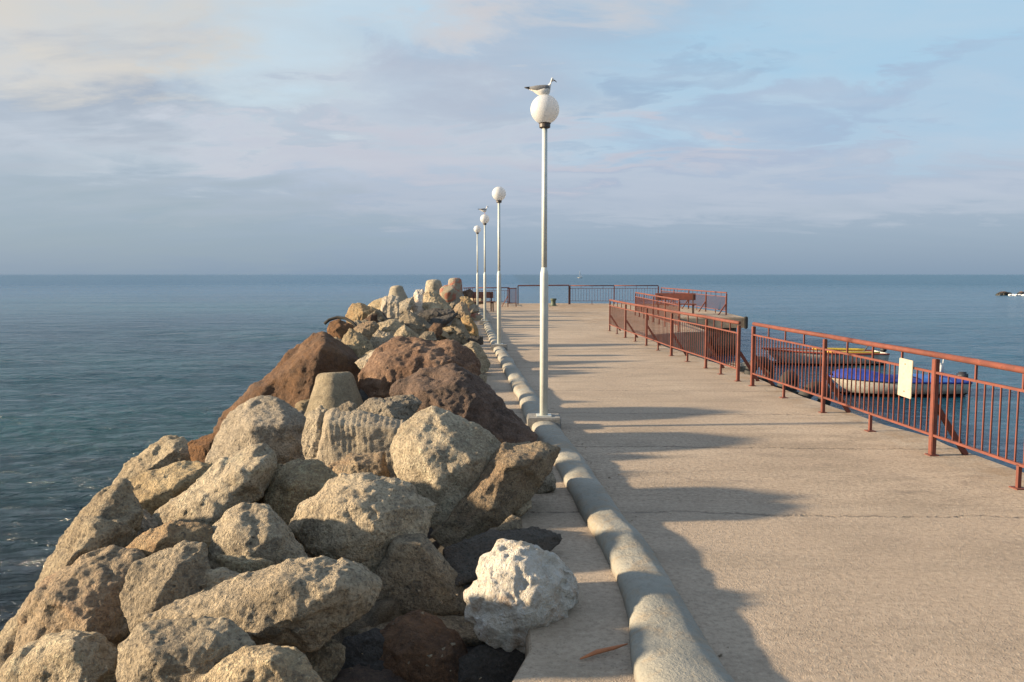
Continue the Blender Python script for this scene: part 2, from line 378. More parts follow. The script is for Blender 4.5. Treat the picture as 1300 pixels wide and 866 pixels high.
def rock(label, T, cont, inner=None, mat='beige', Y=None, zc=None, thick=1.3, name='boulder', group='boulders of the breakwater', cat='boulder', a1=.032, a2=.009, a3=.007, tilt=.55, groove=None, ridged=0., smooth=None, bulge=.45, f2=5.5, grow=1.1, fac=None):
    rid[0] += 1
    P = [T(*c[:2]) for c in cont]
    cx = sum(p[0] for p in P) / len(P); cy = sum(p[1] for p in P) / len(P)
    if Y is None:
        z = .3 if zc is None else zc
        for _ in range(6):
            d = ray(cx, cy); Yg = (z - CH) / d.z * d.y
            if zc is None:
                Yg = min(max(Yg, 1.5), 42); z = .5 * z + .5 * crest(d.x / d.y * Yg, Yg)
        Y = Yg
    Y = min(Y, 42)
    c0 = at_y(cx, cy, Y); sc = Y / F
    w = (max(p[0] for p in P) - min(p[0] for p in P)) * sc; h = (max(p[1] for p in P) - min(p[1] for p in P)) * sc
    r = (w + h) / 4; rm = min(w, h) / 2 * .6 + r * .4
    pts = []
    def add(px, py, dd):   # dd in units of rm, positive away from the camera
        pts.append(at_y(px, py, Y + dd * rm) - c0)
    for k, (px, py) in enumerate(P):
        px = cx + (px - cx) * grow; py = cy + (py - cy) * grow
        e = cont[k][2] if len(cont[k]) > 2 else tilt * (cy - py) * sc / rm
        add(px, py, e)
        add(cx + (px - cx) * .8, cy + (py - cy) * .85 + 2, thick + .2 * e)
    if inner:
        for q in inner:
            ix, iy = T(*q[:2]); add(ix, iy, q[2] if len(q) > 2 else -.6)
    else:
        rr = random.Random(rid[0])
        for k, (px, py) in enumerate(P):
            if k % 2 == 0:
                q = .5 + rr.uniform(-.12, .12); add(cx + (px - cx) * q, cy + (py - cy) * q, -bulge * rr.uniform(.6, 1.2) + tilt * (cy - py) * q * sc / rm)
    vox = max(min(sc * 2.5, r / 24), .008)
    me = hull_mesh(pts, vox)
    k = min(1.6, max(.6, r / .4))
    smooth = (1 if r / sc > 55 else 0) if smooth is None else smooth
    roughen(me, r, rid[0], smooth, a1, a2 * k, a3 * k * 1.3, groove, ridged, f2 / max(1, k * .8), (.14 if a1 > .031 else .04) if fac is None else fac)
    me.name = name
    o = link(name, me, M[mat], None, c0)
    tag(o, label, cat, group)
    return o
G = 'boulders of the breakwater'
# nearest boulders
rock('yellowish pitted boulder at the bottom left corner of the heap', Z1, [(-30, 866), (50, 790), (160, 710), (235, 693), (330, 700), (400, 760), (445, 880), (420, 1010), (-40, 1010)], [(250, 740, -.5), (330, 900, -.8)], 'pale', zc=-.1, a2=.010)
rock('cream knobbly boulder at the bottom, beside the yellowish corner boulder', Z1, [(430, 740), (500, 672), (620, 655), (790, 662), (840, 700), (868, 745), (800, 830), (740, 930), (620, 990), (430, 940)], [(520, 760, -.5), (780, 740, -.3), (700, 880, -.7)], 'beige', a2=.015)
rock('warm beige boulder cut by the bottom edge, below the long slab', Z1, [(690, 866), (850, 755), (940, 738), (1020, 750), (1050, 800), (1110, 880), (1080, 1000), (680, 1000)], [(940, 790, -.5), (1010, 860, -.5)], 'beige', a2=.009)
rock('long flat topped slab with a shaded pitted front face near the bottom', Z1, [(545, 640), (700, 565), (860, 500), (1000, 455), (1110, 440), (1210, 470), (1284, 530), (1270, 600), (1190, 670), (1090, 735), (940, 760), (860, 760), (700, 780), (560, 720)], [(700, 640, -.55), (960, 520, -.6), (1180, 540, -.6), (900, 700, -.9)], 'grey', a2=.009, thick=1.6)
rock('large boulder with an orange lit left face and dark grey top', Z1, [(60, 800), (80, 650), (140, 540), (230, 480), (390, 410), (470, 430), (500, 540), (540, 640), (480, 720), (400, 800), (200, 860)], [(170, 560, -.3), (300, 660, -.7), (230, 500, 0), (320, 720, -.8)], 'orange', a2=.015, zc=0)
rock('dark topped grey boulder behind the long flat slab', Z1, [(470, 460), (560, 415), (640, 390), (710, 400), (722, 470), (715, 550), (690, 600), (560, 680), (470, 690), (430, 560)], [(600, 480, -.3), (540, 600, -.7)], 'grey', a2=.014)
rock('steep jagged boulder on the left edge of the heap above the dark water', Z1, [(-40, 830), (60, 680), (150, 500), (230, 380), (340, 240), (410, 200), (480, 290), (420, 380), (330, 450), (230, 520), (150, 600), (90, 760), (20, 900)], [(250, 430, -.4), (120, 640, -.4)], 'beige', a2=.016, a1=.1)
rock('long rough boulder rising to the pyramid shaped one at the water side', Z1, [(330, 250), (460, 160), (600, 118), (720, 108), (745, 150), (640, 235), (560, 290), (500, 330), (400, 370), (340, 330)], [(480, 240, -.5), (620, 180, -.3)], 'beige', a2=.012, a1=.1)
rock('small shaded wedge of stone between the jagged boulder and the white ridged slab', Z1, [(350, 450), (400, 330), (440, 275), (500, 280), (545, 320), (520, 380), (440, 430), (390, 440)], [(430, 350, -.5)], 'grey')
rock('long slab with a chalky white upper face sloping down to the left', Z1, [(530, 330), (560, 270), (620, 220), (780, 100), (870, 60), (930, 73), (947, 130), (900, 215), (810, 260), (730, 360), (640, 370), (560, 380)], [(640, 270, -.5), (790, 150, -.35), (900, 110, -.3), (740, 300, -.7)], 'pale', a2=.010)
rock('ochre boulder tucked under the chalky white slab', Z1, [(435, 410), (480, 370), (600, 310), (720, 325), (750, 380), (680, 430), (560, 480), (470, 470)], [(560, 380, -.5)], 'orange', a2=.009)
rock('broad knobbly boulder in the middle of the left foreground', Z1, [(710, 380), (800, 270), (850, 246), (930, 258), (990, 330), (1045, 400), (1075, 450), (960, 500), (800, 540), (740, 470)], [(820, 340, -.4), (940, 360, -.5), (860, 430, -.8)], 'beige', a2=.016)
rock('small square cream stone on the far edge of the long flat slab', Z1, [(760, 430), (830, 425), (900, 438), (945, 452), (900, 500), (780, 510)], None, 'pale', name='stone', cat='stone')
rock('small knobbly stone below the square cream stone', Z1, [(712, 482), (780, 470), (850, 500), (830, 540), (730, 580), (700, 550)], None, 'beige', name='stone', cat='stone')
rock('low flattish cream boulder right of the chalky white slab', Z1, [(880, 170), (960, 120), (1010, 106), (1050, 122), (1010, 200), (950, 235), (895, 245)], None, 'pale')
rock('roundish cream boulder behind the rough central boulder', Z2, [(-25, 160), (0, 125), (80, 102), (140, 98), (200, 150), (225, 200), (150, 270), (75, 340), (0, 320), (-30, 260)], [(60, 190, -.6), (20, 280, -.6)], 'pale', a2=.014)
rock('rough honeycombed boulder with a smooth wedge on its right', Z2, [(70, 330), (100, 255), (190, 185), (240, 158), (330, 160), (415, 180), (545, 250), (525, 300), (495, 365), (400, 380), (345, 480), (300, 495), (200, 455), (125, 400)], [(385, 270, -.55), (280, 250, -.6), (370, 350, -.7), (230, 400, -.8), (430, 240, -.1)], 'beige', a2=.015, a1=.06, f2=8)
rock('trapezoid concrete block with a flat dark front', Z2, [(300, 600), (400, 372), (425, 352), (510, 357), (620, 485), (668, 600), (665, 650), (300, 660)], [(415, 385, -.35), (505, 385, -.35), (640, 620, -.5), (335, 620, -.5)], 'grey', a1=.03, a2=.008, a3=.006, tilt=.3, Y=4.55)
rock('wide base slab under the trapezoid block', Z2, [(270, 650), (480, 640), (690, 645), (760, 700), (780, 790), (560, 830), (260, 820)], [(300, 690, -.6), (740, 720, -.6)], 'grey', a1=.03, a2=.01, Y=4.35)
rock('big rounded cream boulder in the centre with its lower half shaded', Z2, [(413, 60), (440, -10), (495, -60), (548, -79), (650, -38), (720, 5), (778, 60), (775, 120), (725, 210), (660, 290), (590, 325), (530, 300), (500, 240), (450, 180)], [(500, 60, -.5), (610, 30, -.3), (690, 90, -.5), (560, 170, -.8), (610, 250, -.55)], 'pale', a1=.04, a2=.009, Y=5.75, fac=.07)
rock('long slab leaning right toward the kerb with a red paint spot', Z2, [(555, 340), (700, 230), (770, 115), (800, 58), (900, 33), (975, 63), (935, 140), (885, 215), (700, 370), (610, 400)], [(800, 120, -.4), (760, 240, -.55), (900, 90, -.2), (660, 330, -.5)], 'orange', a1=.05, a2=.010, Y=5.6)
rock('small grey stone wedged behind the leaning slab', Z2, [(880, 190), (920, 140), (962, 135), (973, 165), (968, 197), (900, 210)], None, 'grey', name='stone', cat='stone', Y=6.3)
rock('small rounded white stone below the leaning slab', Z2, [(822, 245), (850, 206), (885, 213), (888, 255), (850, 288), (825, 275)], None, 'pale', name='stone', cat='stone', Y=5.6)
rock('small dull stone at the foot of the leaning slab', Z2, [(755, 345), (820, 288), (852, 300), (852, 345), (800, 375), (750, 370)], None, 'grey', name='stone', cat='stone', Y=5.2)
rock('flat dark slate slab lying on the concrete strip above the white boulder', Z2, [(600, 410), (740, 345), (880, 330), (985, 368), (960, 400), (880, 440), (740, 450), (640, 520), (600, 480)], [(760, 380, 0), (900, 370, .1)], 'moss', a1=.04, a2=.012, Y=4.75, thick=.5, tilt=1.3, bulge=.1)
rock('white craggy limestone boulder standing alone beside the kerb', Z2, [(672, 550), (700, 505), (740, 428), (790, 388), (850, 390), (960, 438), (1030, 488), (1053, 560), (995, 645), (960, 718), (820, 760), (720, 712), (680, 640)], [(740, 500, -.4), (830, 470, -.35), (960, 520, -.4), (840, 600, -.85), (760, 640, -.7), (920, 640, -.7)], 'white', a1=.09, a2=.022, a3=.008, ridged=.016, Y=4.0, f2=4.5)
rock('rust orange crumbly rock at the bottom below the trapezoid block', ZP, [(478, 812), (505, 787), (535, 779), (556, 790), (580, 812), (592, 834), (600, 850), (606, 872), (590, 905), (480, 905), (470, 850)], [(530, 810, -.3), (560, 835, -.5), (510, 840, -.6)], 'rust', a2=.016, Y=3.95)
rock('dark brown rock at the bottom edge left of the rust orange one', ZP, [(425, 850), (440, 815), (480, 805), (510, 825), (500, 870), (480, 910), (420, 910)], None, 'slate', Y=3.9)
rock('small mottled grey stone under the end of the long flat slab', Z2, [(70, 765), (120, 725), (175, 708), (235, 740), (230, 800), (180, 900), (90, 900)], None, 'grey', name='stone', cat='stone', Y=3.75)
rock('shadowed blackish stone below the white limestone boulder', ZP, [(585, 838), (610, 822), (645, 820), (668, 836), (662, 866), (640, 900), (590, 900)], None, 'slate', name='stone', cat='stone', Y=3.8, a2=.01, bulge=.2)
# second row
rock('squared concrete block scored with vertical grooves', Z3, [(530, 812), (548, 690), (565, 600), (600, 583), (700, 590), (885, 633), (860, 700), (858, 800), (830, 880), (620, 900)], [(560, 630, -.15), (850, 660, -.2), (840, 800, -.35), (580, 800, -.35)], 'groove', a1=.03, a2=.006, a3=.004, groove=(.009, 22, 1, .12), Y=6.6, tilt=.5)
rock('rough crumbling end of concrete against the left side of the grooved block', Z3, [(462, 700), (485, 600), (535, 573), (572, 600), (555, 690), (540, 790), (480, 790)], None, 'beige', a2=.016, Y=6.7)
rock('small brown topped block in front of the grooved block', Z2, [(190, 125), (265, 80), (370, 74), (392, 180), (380, 260), (200, 260)], [(270, 110, -.3), (365, 110, -.2), (280, 190, -.5)], 'orange', a2=.009, Y=6.0)
rock('large boulder with a lit left end and a round dark face', Z3, [(85, 790), (120, 700), (180, 600), (250, 550), (350, 538), (430, 590), (477, 650), (480, 790), (440, 840), (330, 850), (200, 850), (100, 850)], [(265, 640, -.75), (280, 760, -.8), (400, 640, -.6), (410, 770, -.7), (180, 660, -.1)], 'grey', a1=.04, a2=.009, fac=.07)
rock('pyramid shaped cream boulder above the open water', Z1, [(408, 172), (450, 110), (570, 20), (612, 13), (680, 60), (735, 110), (680, 150), (560, 180), (450, 200)], [(600, 60, -.3), (520, 120, -.5)], 'beige', a2=.009)
rock('dark orange boulder low behind the pyramid shaped one', Z3, [(0, 715), (60, 690), (150, 665), (200, 700), (160, 780), (70, 830), (20, 800)], None, 'rust', a2=.012)
rock('grey rubble boulder lying between the concrete cone and the reddish rock', Z3, [(690, 575), (740, 535), (800, 528), (900, 523), (937, 550), (910, 600), (860, 640), (760, 640), (700, 620)], None, 'grey', a2=.014, f2=8, Y=7.3)
rock('fist shaped grey lump on top of the grooved block', Z3, [(600, 572), (650, 543), (682, 558), (675, 590), (640, 605), (605, 595)], None, 'grey', name='stone', cat='stone', Y=6.75)
rock('huge dark brown boulder peaking at the left of the crest', Z3, [(130, 665), (160, 580), (290, 480), (410, 365), (500, 290), (540, 272), (590, 300), (640, 345), (705, 400), (690, 470), (600, 560), (450, 620), (300, 640), (180, 660)], [(535, 330, -.5), (520, 450, -.6), (340, 520, -.2), (420, 420, -.1), (480, 560, -.8)], 'brown', a1=.05, a2=.009, ridged=.008, zc=.1, fac=.12)
rock('big reddish brown rock with white streaks on the crest', Z3, [(690, 440), (760, 350), (860, 292), (950, 298), (1060, 305), (1135, 340), (1170, 400), (1150, 450), (1080, 470), (1000, 480), (900, 510), (830, 540), (760, 535), (710, 480)], [(800, 400, -.5), (950, 370, -.45), (1080, 370, -.4), (820, 470, -.7), (980, 430, -.75)], 'pink', a1=.08, a2=.016, ridged=.012, Y=9.6)
rock('large maroon rock reaching down to the kerb by the nearest lamp', Z3, [(830, 510), (880, 470), (960, 435), (1080, 408), (1150, 445), (1190, 530), (1300, 600), (1398, 675), (1390, 725), (1290, 760), (1130, 730), (1000, 660), (900, 640), (860, 580)], [(960, 500, -.4), (1080, 470, -.3), (1020, 560, -.6), (1180, 600, -.5), (1270, 690, -.6)], 'maroon', a1=.07, a2=.012, ridged=.01, Y=7.9)
rock('small dull stone at the strip edge behind the maroon rock', Z3, [(1138, 465), (1170, 428), (1210, 438), (1207, 478), (1165, 497)], None, 'grey', name='stone', cat='stone', Y=12.4)
rock('small pale slab between the brown peak and the reddish rock', Z3, [(680, 385), (750, 342), (805, 340), (770, 400), (720, 425)], None, 'pale', name='stone', cat='stone', Y=10.6)
# far heap
rock('squarish cream boulder at the left edge of the far heap', Z4, [(103, 405), (138, 333), (190, 328), (295, 370), (315, 405), (230, 455), (150, 485), (110, 450)], [(200, 380, -.6), (150, 440, -.4)], 'orange')
rock('small brown boulder left of the squarish cream one', Z4, [(-20, 490), (0, 450), (50, 433), (140, 468), (152, 495), (110, 570), (60, 580), (-10, 540)], None, 'rust')
rock('cream boulder below the squarish cream one', Z4, [(153, 485), (200, 450), (272, 438), (305, 470), (270, 550), (230, 580), (160, 530)], None, 'orange')
rock('shadowed beige boulder above the brown peak', Z4, [(55, 605), (120, 488), (175, 515), (245, 568), (265, 625), (190, 690), (110, 665)], None, 'beige')
rock('pale stone low at the left edge beside the brown peak', Z4, [(-10, 560), (30, 540), (80, 565), (90, 610), (40, 620), (0, 600)], None, 'beige', name='stone', cat='stone')
rock('smooth topped beige boulder in the middle of the far heap', Z4, [(300, 455), (350, 435), (405, 428), (455, 440), (462, 485), (390, 550), (300, 510)], None, 'beige')
rock('flat pale slab behind the ribbed block', Z4, [(225, 350), (280, 310), (345, 285), (380, 300), (350, 400), (290, 385)], None, 'beige')
rock('ribbed concrete block standing on end like organ pipes', Z4, [(315, 405), (328, 300), (350, 284), (382, 278), (430, 290), (443, 370), (443, 430), (370, 440)], [(350, 320, -.4), (420, 320, -.4), (350, 400, -.5), (420, 400, -.5)], 'groove', a1=.03, a2=.012, groove=(.04, 4.2, 1, 0))
rock('pale rounded boulder right of the ribbed block', Z4, [(438, 325), (480, 300), (522, 288), (532, 330), (480, 390), (440, 380)], None, 'pale')
rock('tall whitish boulder near the middle of the far heap', Z4, [(490, 370), (520, 290), (542, 248), (582, 243), (612, 300), (605, 370), (590, 400), (520, 400)], None, 'white', a1=.1)
rock('broad whitish boulder beside the tall one', Z4, [(585, 340), (595, 265), (650, 248), (690, 275), (745, 330), (780, 395), (700, 400), (610, 390)], None, 'pale', a1=.1)
rock('nearly black slab lying under the whitish boulders', Z4, [(550, 400), (600, 375), (660, 360), (765, 365), (785, 385), (750, 420), (640, 450), (570, 440)], None, 'slate', thick=1)
rock('dark tilted slab below the nearly black one', Z4, [(610, 470), (640, 425), (790, 388), (803, 400), (730, 455), (690, 490), (640, 500)], None, 'slate', thick=1)
rock('grey boulder with a slanted pale face in the middle of the far heap', Z4, [(440, 420), (480, 368), (560, 408), (655, 480), (650, 510), (560, 540), (460, 480)], None, 'grey')
rock('bluish white slab leaning in the far heap', Z4, [(398, 545), (435, 485), (470, 465), (545, 520), (560, 560), (450, 570)], None, 'pale')
rock('small grey stone right of the bluish white slab', Z4, [(560, 540), (600, 503), (652, 508), (670, 560), (600, 575)], None, 'grey')
rock('orange stone in the dark hollow of the far heap', Z4, [(625, 485), (660, 450), (700, 460), (708, 510), (660, 545), (630, 520)], None, 'rust', name='stone', cat='stone')
rock('triangular grey boulder beside the strip', Z4, [(695, 580), (750, 490), (792, 425), (822, 438), (885, 540), (895, 590), (800, 605)], None, 'grey', Y=19.3, a1=.04)
rock('yellow green tinted boulder behind the triangular one', Z4, [(828, 425), (850, 408), (882, 410), (925, 470), (938, 530), (880, 540)], None, 'orange', Y=22.3, a1=.04)
rock('pointed ochre boulder near the strip under the painted cone', Z4, [(770, 380), (800, 335), (825, 318), (860, 335), (885, 400), (860, 425), (790, 410)], None, 'orange', Y=26)
rock('dark boulder low beside the strip behind the cream topped one', Z4, [(868, 560), (890, 535), (960, 538), (965, 580), (900, 595)], None, 'slate', Y=18.5)
rock('cream topped boulder standing on the strip', Z4, [(838, 605), (890, 572), (940, 590), (1008, 700), (988, 755), (930, 770), (880, 710)], [(910, 620, -.2), (930, 700, -.5)], 'pale', Y=13.8, a1=.05)
rock('sandy boulder just beyond the reddish rock with white streaks', Z4, [(240, 575), (300, 498), (370, 518), (410, 565), (330, 640), (250, 625)], None, 'beige')
rock('pale crumbly boulder against the left of the reddish rock', Z4, [(165, 700), (230, 640), (305, 615), (330, 655), (225, 745), (180, 740)], None, 'beige')
rock('small ochre stone below the painted ball', Z4, [(745, 325), (780, 278), (818, 298), (815, 340), (770, 352)], None, 'grey', Y=30)
rock('dark topped stone right of the painted cone', Z4, [(838, 252), (880, 236), (903, 253), (893, 282), (870, 298), (845, 278)], None, 'brown', Y=36)
rock('orange splashed pale stone under the dark topped one', Z4, [(795, 325), (830, 283), (872, 288), (915, 330), (895, 355), (840, 335)], None, 'orange', Y=32)
rock('low sandy boulder behind the farthest lamp', Z4, [(885, 300), (900, 268), (935, 253), (975, 262), (980, 320), (900, 330)], None, 'beige', Y=38)
rock('grey stone beside the strip near the far bench', Z4, [(880, 350), (905, 330), (935, 340), (940, 372), (890, 385)], None, 'grey', Y=30, name='stone', cat='stone')
# shapes wedged underneath the traced boulders and down to the sea
def generic(k):
    rr = random.Random(k * 11 + 3); pts = []
    ex = Vector((1, rr.uniform(.7, 1), rr.uniform(.55, .85)))
    for _ in range(13):
        v = Vector((rr.gauss(0, 1), rr.gauss(0, 1), rr.gauss(0, 1))).normalized(); pts.append(Vector((v.x * ex.x, v.y * ex.y, v.z * ex.z)) * rr.uniform(.85, 1.1))
    me = hull_mesh(pts, .055); roughen(me, 1, k, 1, .08, .05, .02, f2=2.2, fac=.15); me.name = 'boulder'
    return me
GEN = {}
for mk in ('beige', 'grey', 'orange', 'brown', 'dark', 'slate'):
    GEN[mk] = []
    for k in range(3):
        me = generic(len(GEN) * 7 + k) ; me.materials.append(M[mk]); GEN[mk].append(me)
def put_generic(mk, p, s, rng, label, group, name='boulder', cat='boulder'):
    o = bpy.data.objects.new(name, GEN[mk][rng.randrange(3)]); COL.objects.link(o)
    o.location = p; o.rotation_euler = (rng.uniform(-.5, .5), rng.uniform(-.5, .5), rng.uniform(0, 6.28)); o.scale = (s, s * rng.uniform(.85, 1.1), s * rng.uniform(.8, 1))
    tag(o, label, cat, group); return o
rng = random.Random(5)
def core_h(L, Y):
    t = min(1, max(0, (Y - 6) / 16)); c = -.32 + .78 * t * t * (3 - 2 * t)
    if L > -.9: c = -.1 + (c + .1) * min(1, max(0, (-.1 - L) / .6))
    if L < -2.6: c -= (-2.6 - L) * .95
    return max(c, -3.0)
Y = -1.0
while Y < 41:
    L = -.75
    step = .52 + .014 * max(Y, 0)
    while L > -5.4:
        lx = L + rng.uniform(-.15, .15); yy = Y + rng.uniform(-.2, .2); s = rng.uniform(.2, .34) * (1 + .01 * max(0, Y))
        z = core_h(lx, yy); X = lx - .07 * (yy - 4)
        if Y < 2.6: s *= 1.35; z += .12
        if z > -1.75:
            if z < -.95: mk, lab, g = 'dark', 'dark wet boulder at the waterline below the heap', 'wet boulders along the waterline'
            else: mk, lab, g = rng.choice(('beige', 'grey', 'orange', 'grey', 'brown')), 'stone wedged in the gaps between larger boulders of the heap', 'stones wedged between the boulders'
            put_generic(mk, (X, yy, z), s, rng, lab, g)
        L -= step * rng.uniform(.85, 1.15) * 1.15
    Y += step * 1.15
# breakwater core: rough mound under the rocks, reaching below the water
mb = MB(); NL, NY = 26, 150
for j in range(NY):
    y = -6 + j * (50 / (NY - 1))
    for i in range(NL):
        L = -.05 - i * .28; X = L - .07 * (y - 4)
        z = core_h(L, y) - (.12 if i else .2) + .09 * noise.noise(Vector((X * 2, y * 2, 1)))
        mb.v.append((X, y, z))
for j in range(NY - 1):
    for i in range(NL - 1): a = j * NL + i; mb.f.append((a, a + 1, a + NL + 1, a + NL))
struct(mb.build('ground_breakwater_core', M['slate'], smooth=True))
# tetrapods
def tetra(label, tip, L, lean, mat, az=0., rt=.3, rb=.46, tilt_up=Vector((0, 0, 1)), seed=1):
    """concrete tetrapod; tip is the end of its upper leg"""
    up = (tilt_up + Vector(lean)).normalized(); tip = Vector(tip); c = tip - up * L
    a = up.cross(Vector((math.cos(az), math.sin(az), .01))).normalized(); b = up.cross(a)
    dirs = [up] + [(up * -.33 + (a * math.cos(t) + b * math.sin(t)) * .94).normalized() for t in (0, 2.094, 4.189)]
    m = MB()
    for d in dirs:
        m.tube([Vector(), d * L * .3, d * L * .9, d * L * .965, d * L], [rb * L, rb * L * .98, rt * L * 1.04, rt * L * .96, rt * L * .8], 28)
    me0 = m.mesh('t'); bm = bmesh.new(); bm.from_mesh(me0)
    me = remesh_arrays(bm, max(tip.y / F * 2.6, .02)); roughen(me, L, seed, 1, .012, .006, .004, fac=.01); me.name = 'tetrapod'
    o = link('tetrapod', me, M[mat], None, c); tag(o, label, 'tetrapod', 'concrete tetrapods in the breakwater'); return o
tetra('smooth concrete tetrapod leg rising behind the grooved block', at_y(425, 473, 9.3), 1.15, (-.05, .12, 0), 'smooth', .4, .2, .42, seed=2)
tetra('tetrapod leg with a sloping right side at the left of the skyline', at_y(503, 363, 27), 1.5, (-.1, 0, 0), 'smooth', .9, .15, .4, seed=3)
tetra('plain tall tetrapod leg standing highest in the middle of the skyline', at_y(550.5, 355, 33), 1.5, (0, .05, 0), 'smooth', 0., .215, .3, seed=4)
tetra('short round tetrapod end with red graffiti left of the painted cone', at_y(568, 365, 30), 1.2, (-.1, -.5, 0), 'graffiti', .4, .27, .33, seed=5)
tetra('tall tetrapod leg sprayed with red paint near the farthest lamp', at_y(577.5, 353, 36), 1.5, (0, .05, 0), 'graffiti', .2, .2, .27, seed=6)
# drain hose looping over the left edge of the far heap
m = MB(); a = [(412, 391, 15.5), (418, 386, 15.5), (428, 383, 15.5), (438, 384, 15.4), (447, 389, 15.3), (455, 398, 15)]
m.tube([at_y(x + 0, y + 20, yy) for x, y, yy in a], .03, 8); o = m.build('hose', M['rope'], smooth=True); tag(o, 'thin black hose arching over the left rim of the far boulders', 'hose')
# ------------------------------------------------------------------ promenade
def gp(x, y): q = at_z(x, y); return (q.x, q.y)
left = []
edge_px = [(1300, 599), (1241, 580), (1174, 554), (1124, 540), (1083, 525), (1036, 509), (985, 491), (934, 469), (906, 460), (878, 451), (843, 439.5), (812, 426)]
edge = [(4.8, -6), (4.75, 0), (4.62, 4.6)] + [gp(*q) for q in edge_px]
inlet = [(4.95, 24.0), (6.1, 24.6), (6.35, 30.5), (6.9, 33.0), (9.3, 33.0)]
back = [(9.6, 41.), (8.7, 47.5), (3, 48.6), (-.3, 48.2), (-3.6, 46.5)]
lside = [(-.12 - .07 * (y - 4), y) for y in (46, 40, 30, 20, 12, 6.5)] + [(-.2, 5.6), (-.05, 4.9), (.0, 4.3), (.1, 3.9), (.08, 3.6), (.0, 3.3), (.12, 2.9), (.1, -6)]
def dens(pts, step=.35, amp=.05):
    out = []
    for i in range(len(pts)):
        a = Vector(pts[i]); b = Vector(pts[(i + 1) % len(pts)]); n_ = max(1, int((b - a).length / step))
        for k in range(n_):
            q = a.lerp(b, k / n_); out.append((q.x + amp * noise.noise(Vector((q.x * 2.3, q.y * 2.3, 3))), q.y + amp * noise.noise(Vector((q.x * 2.3, q.y * 2.3, 8)))))
    return out
poly = dens(edge + inlet + back + lside)
def slab(poly, z0, z1, name, mat, bev=.02):
    bm = bmesh.new(); vs = [bm.verts.new((x, y, z1)) for x, y in poly]; f = bm.faces.new(vs)
    ring = vs; z = [(z1 - .012, .012), (z1 - .05, .02), (z0, .0)]
    for zz, off in z:
        nv = []
        for i, (x, y) in enumerate(poly):
            ax, ay = poly[i - 1]; bx, by = poly[(i + 1) % len(poly)]; t = Vector((bx - ax, by - ay)).normalized()
            j = .03 * noise.noise(Vector((x * 3, y * 3, zz * 4)))
            nv.append(bm.verts.new((x + t.y * (off + j * (zz < z1 - .02)), y - t.x * (off + j * (zz < z1 - .02)), zz)))
        for i in range(len(poly)): k = (i + 1) % len(poly); bm.faces.new((ring[i], ring[k], nv[k], nv[i]))
        ring = nv
    bmesh.ops.triangulate(bm, faces=[f]); bmesh.ops.recalc_face_normals(bm, faces=bm.faces)
    me = bpy.data.meshes.new(name); bm.to_mesh(me); bm.free(); return link(name, me, mat)
struct(slab(poly, -2.6, 0, 'promenade', M['ground']))
# thick overhanging deck slab at the pier head
dk = dens([(6.15, 32.4), (9.45, 32.4), (9.75, 36), (9.5, 41.2), (6.3, 40)], .5, .04)
o = slab(dk, -.42, .012, 'deck_slab', M['ground']); o['kind'] = 'structure'; o.name = 'pier_deck'
# low sandy concrete bank beyond the far railing gap
mb = MB(); n1, n2 = 40, 10
bp = [at_z(656, 384), at_z(700, 384)]
for j in range(n2):
    for i in range(n1):
        x = -2.6 + i * 3.2 / (n1 - 1); y = 43.2 + j * .35
        h = .24 * math.sin(math.pi * min(1, max(0, i / (n1 - 1))) ** .7) * math.sin(math.pi * j / (n2 - 1)) + .05 * noise.noise(Vector((x * 3, y * 3, 0)))
        mb.v.append((x, y, max(h, -.02) if 0 < i < n1 - 1 and 0 < j < n2 - 1 else -.03))
for j in range(n2 - 1):
    for i in range(n1 - 1): a = j * n1 + i; mb.f.append((a, a + 1, a + n1 + 1, a + n1))
struct(mb.build('ground_sandy_bank', M['ground'], smooth=True))
# kerb : hand rendered cement hump
kc = [(905, 930, 150), (861, 866, 122), (845, 810, 96), (829, 760, 70), (797, 705, 62), (764, 658, 50), (742, 620, 44), (722, 588, 40), (697, 553, 36), (686, 541, 33), (672, 510, 27), (660, 490, 23), (648, 470, 19), (638, 452, 16), (628, 434, 13), (619, 414, 10), (611, 400, 8), (606, 392, 7)]
kp = []
for x, y, w in kc:
    q = at_z(x, y); kp.append((q.x, q.y, w / F * q.y))
kp = [(1.05, -2, .45), (.95, 0, .45), (.85, 2, .42)] + kp
def interp(Yv, k):
    for a, b in zip(kp, kp[1:]):
        if a[1] <= Yv <= b[1]:
            t = (Yv - a[1]) / (b[1] - a[1]); t2 = t
            return a[k] + (b[k] - a[k]) * t2
    return kp[-1][k]
mb = MB(); ny = 560; na = 15; y0, y1 = -2, kp[-1][1]
for j in range(ny):
    t = j / (ny - 1); y = y0 + (y1 - y0) * (t ** 1.6)
    X = sum(interp(y + d, 0) for d in (-.3, -.15, 0, .15, .3)) / 5; w = sum(interp(y + d, 2) for d in (-.3, 0, .3)) / 3
    w *= 1 + .05 * noise.noise(Vector((0, y * 1.6, 0))); X += .02 * noise.noise(Vector((5, y * 1.3, 0)))
    h = (.108 + .012 * noise.noise(Vector((0, y * 1.1, 7)))) * (.94 + .06 * math.cos(y * 6.3 + 2 * noise.noise(Vector((0, y, 3))))) 
    for i in range(na):
        a = math.pi * i / (na - 1); cx = -math.cos(a); sz = math.sin(a) ** .65
        lump = .012 * fbm(Vector((cx * 1.2, y * 4, 2)), 3) + .004 * fbm(Vector((cx * 4, y * 16, 2)), 2)
        mb.v.append((X + cx * w / 2 * (1 + lump), y, h * sz + lump * sz - (.004 if i in (0, na - 1) else 0)))
for j in range(ny - 1):
    for i in range(na - 1): a = j * na + i; mb.f.append((a, a + 1, a + na + 1, a + na))
struct(mb.build('kerb', M['kerb'], smooth=True))
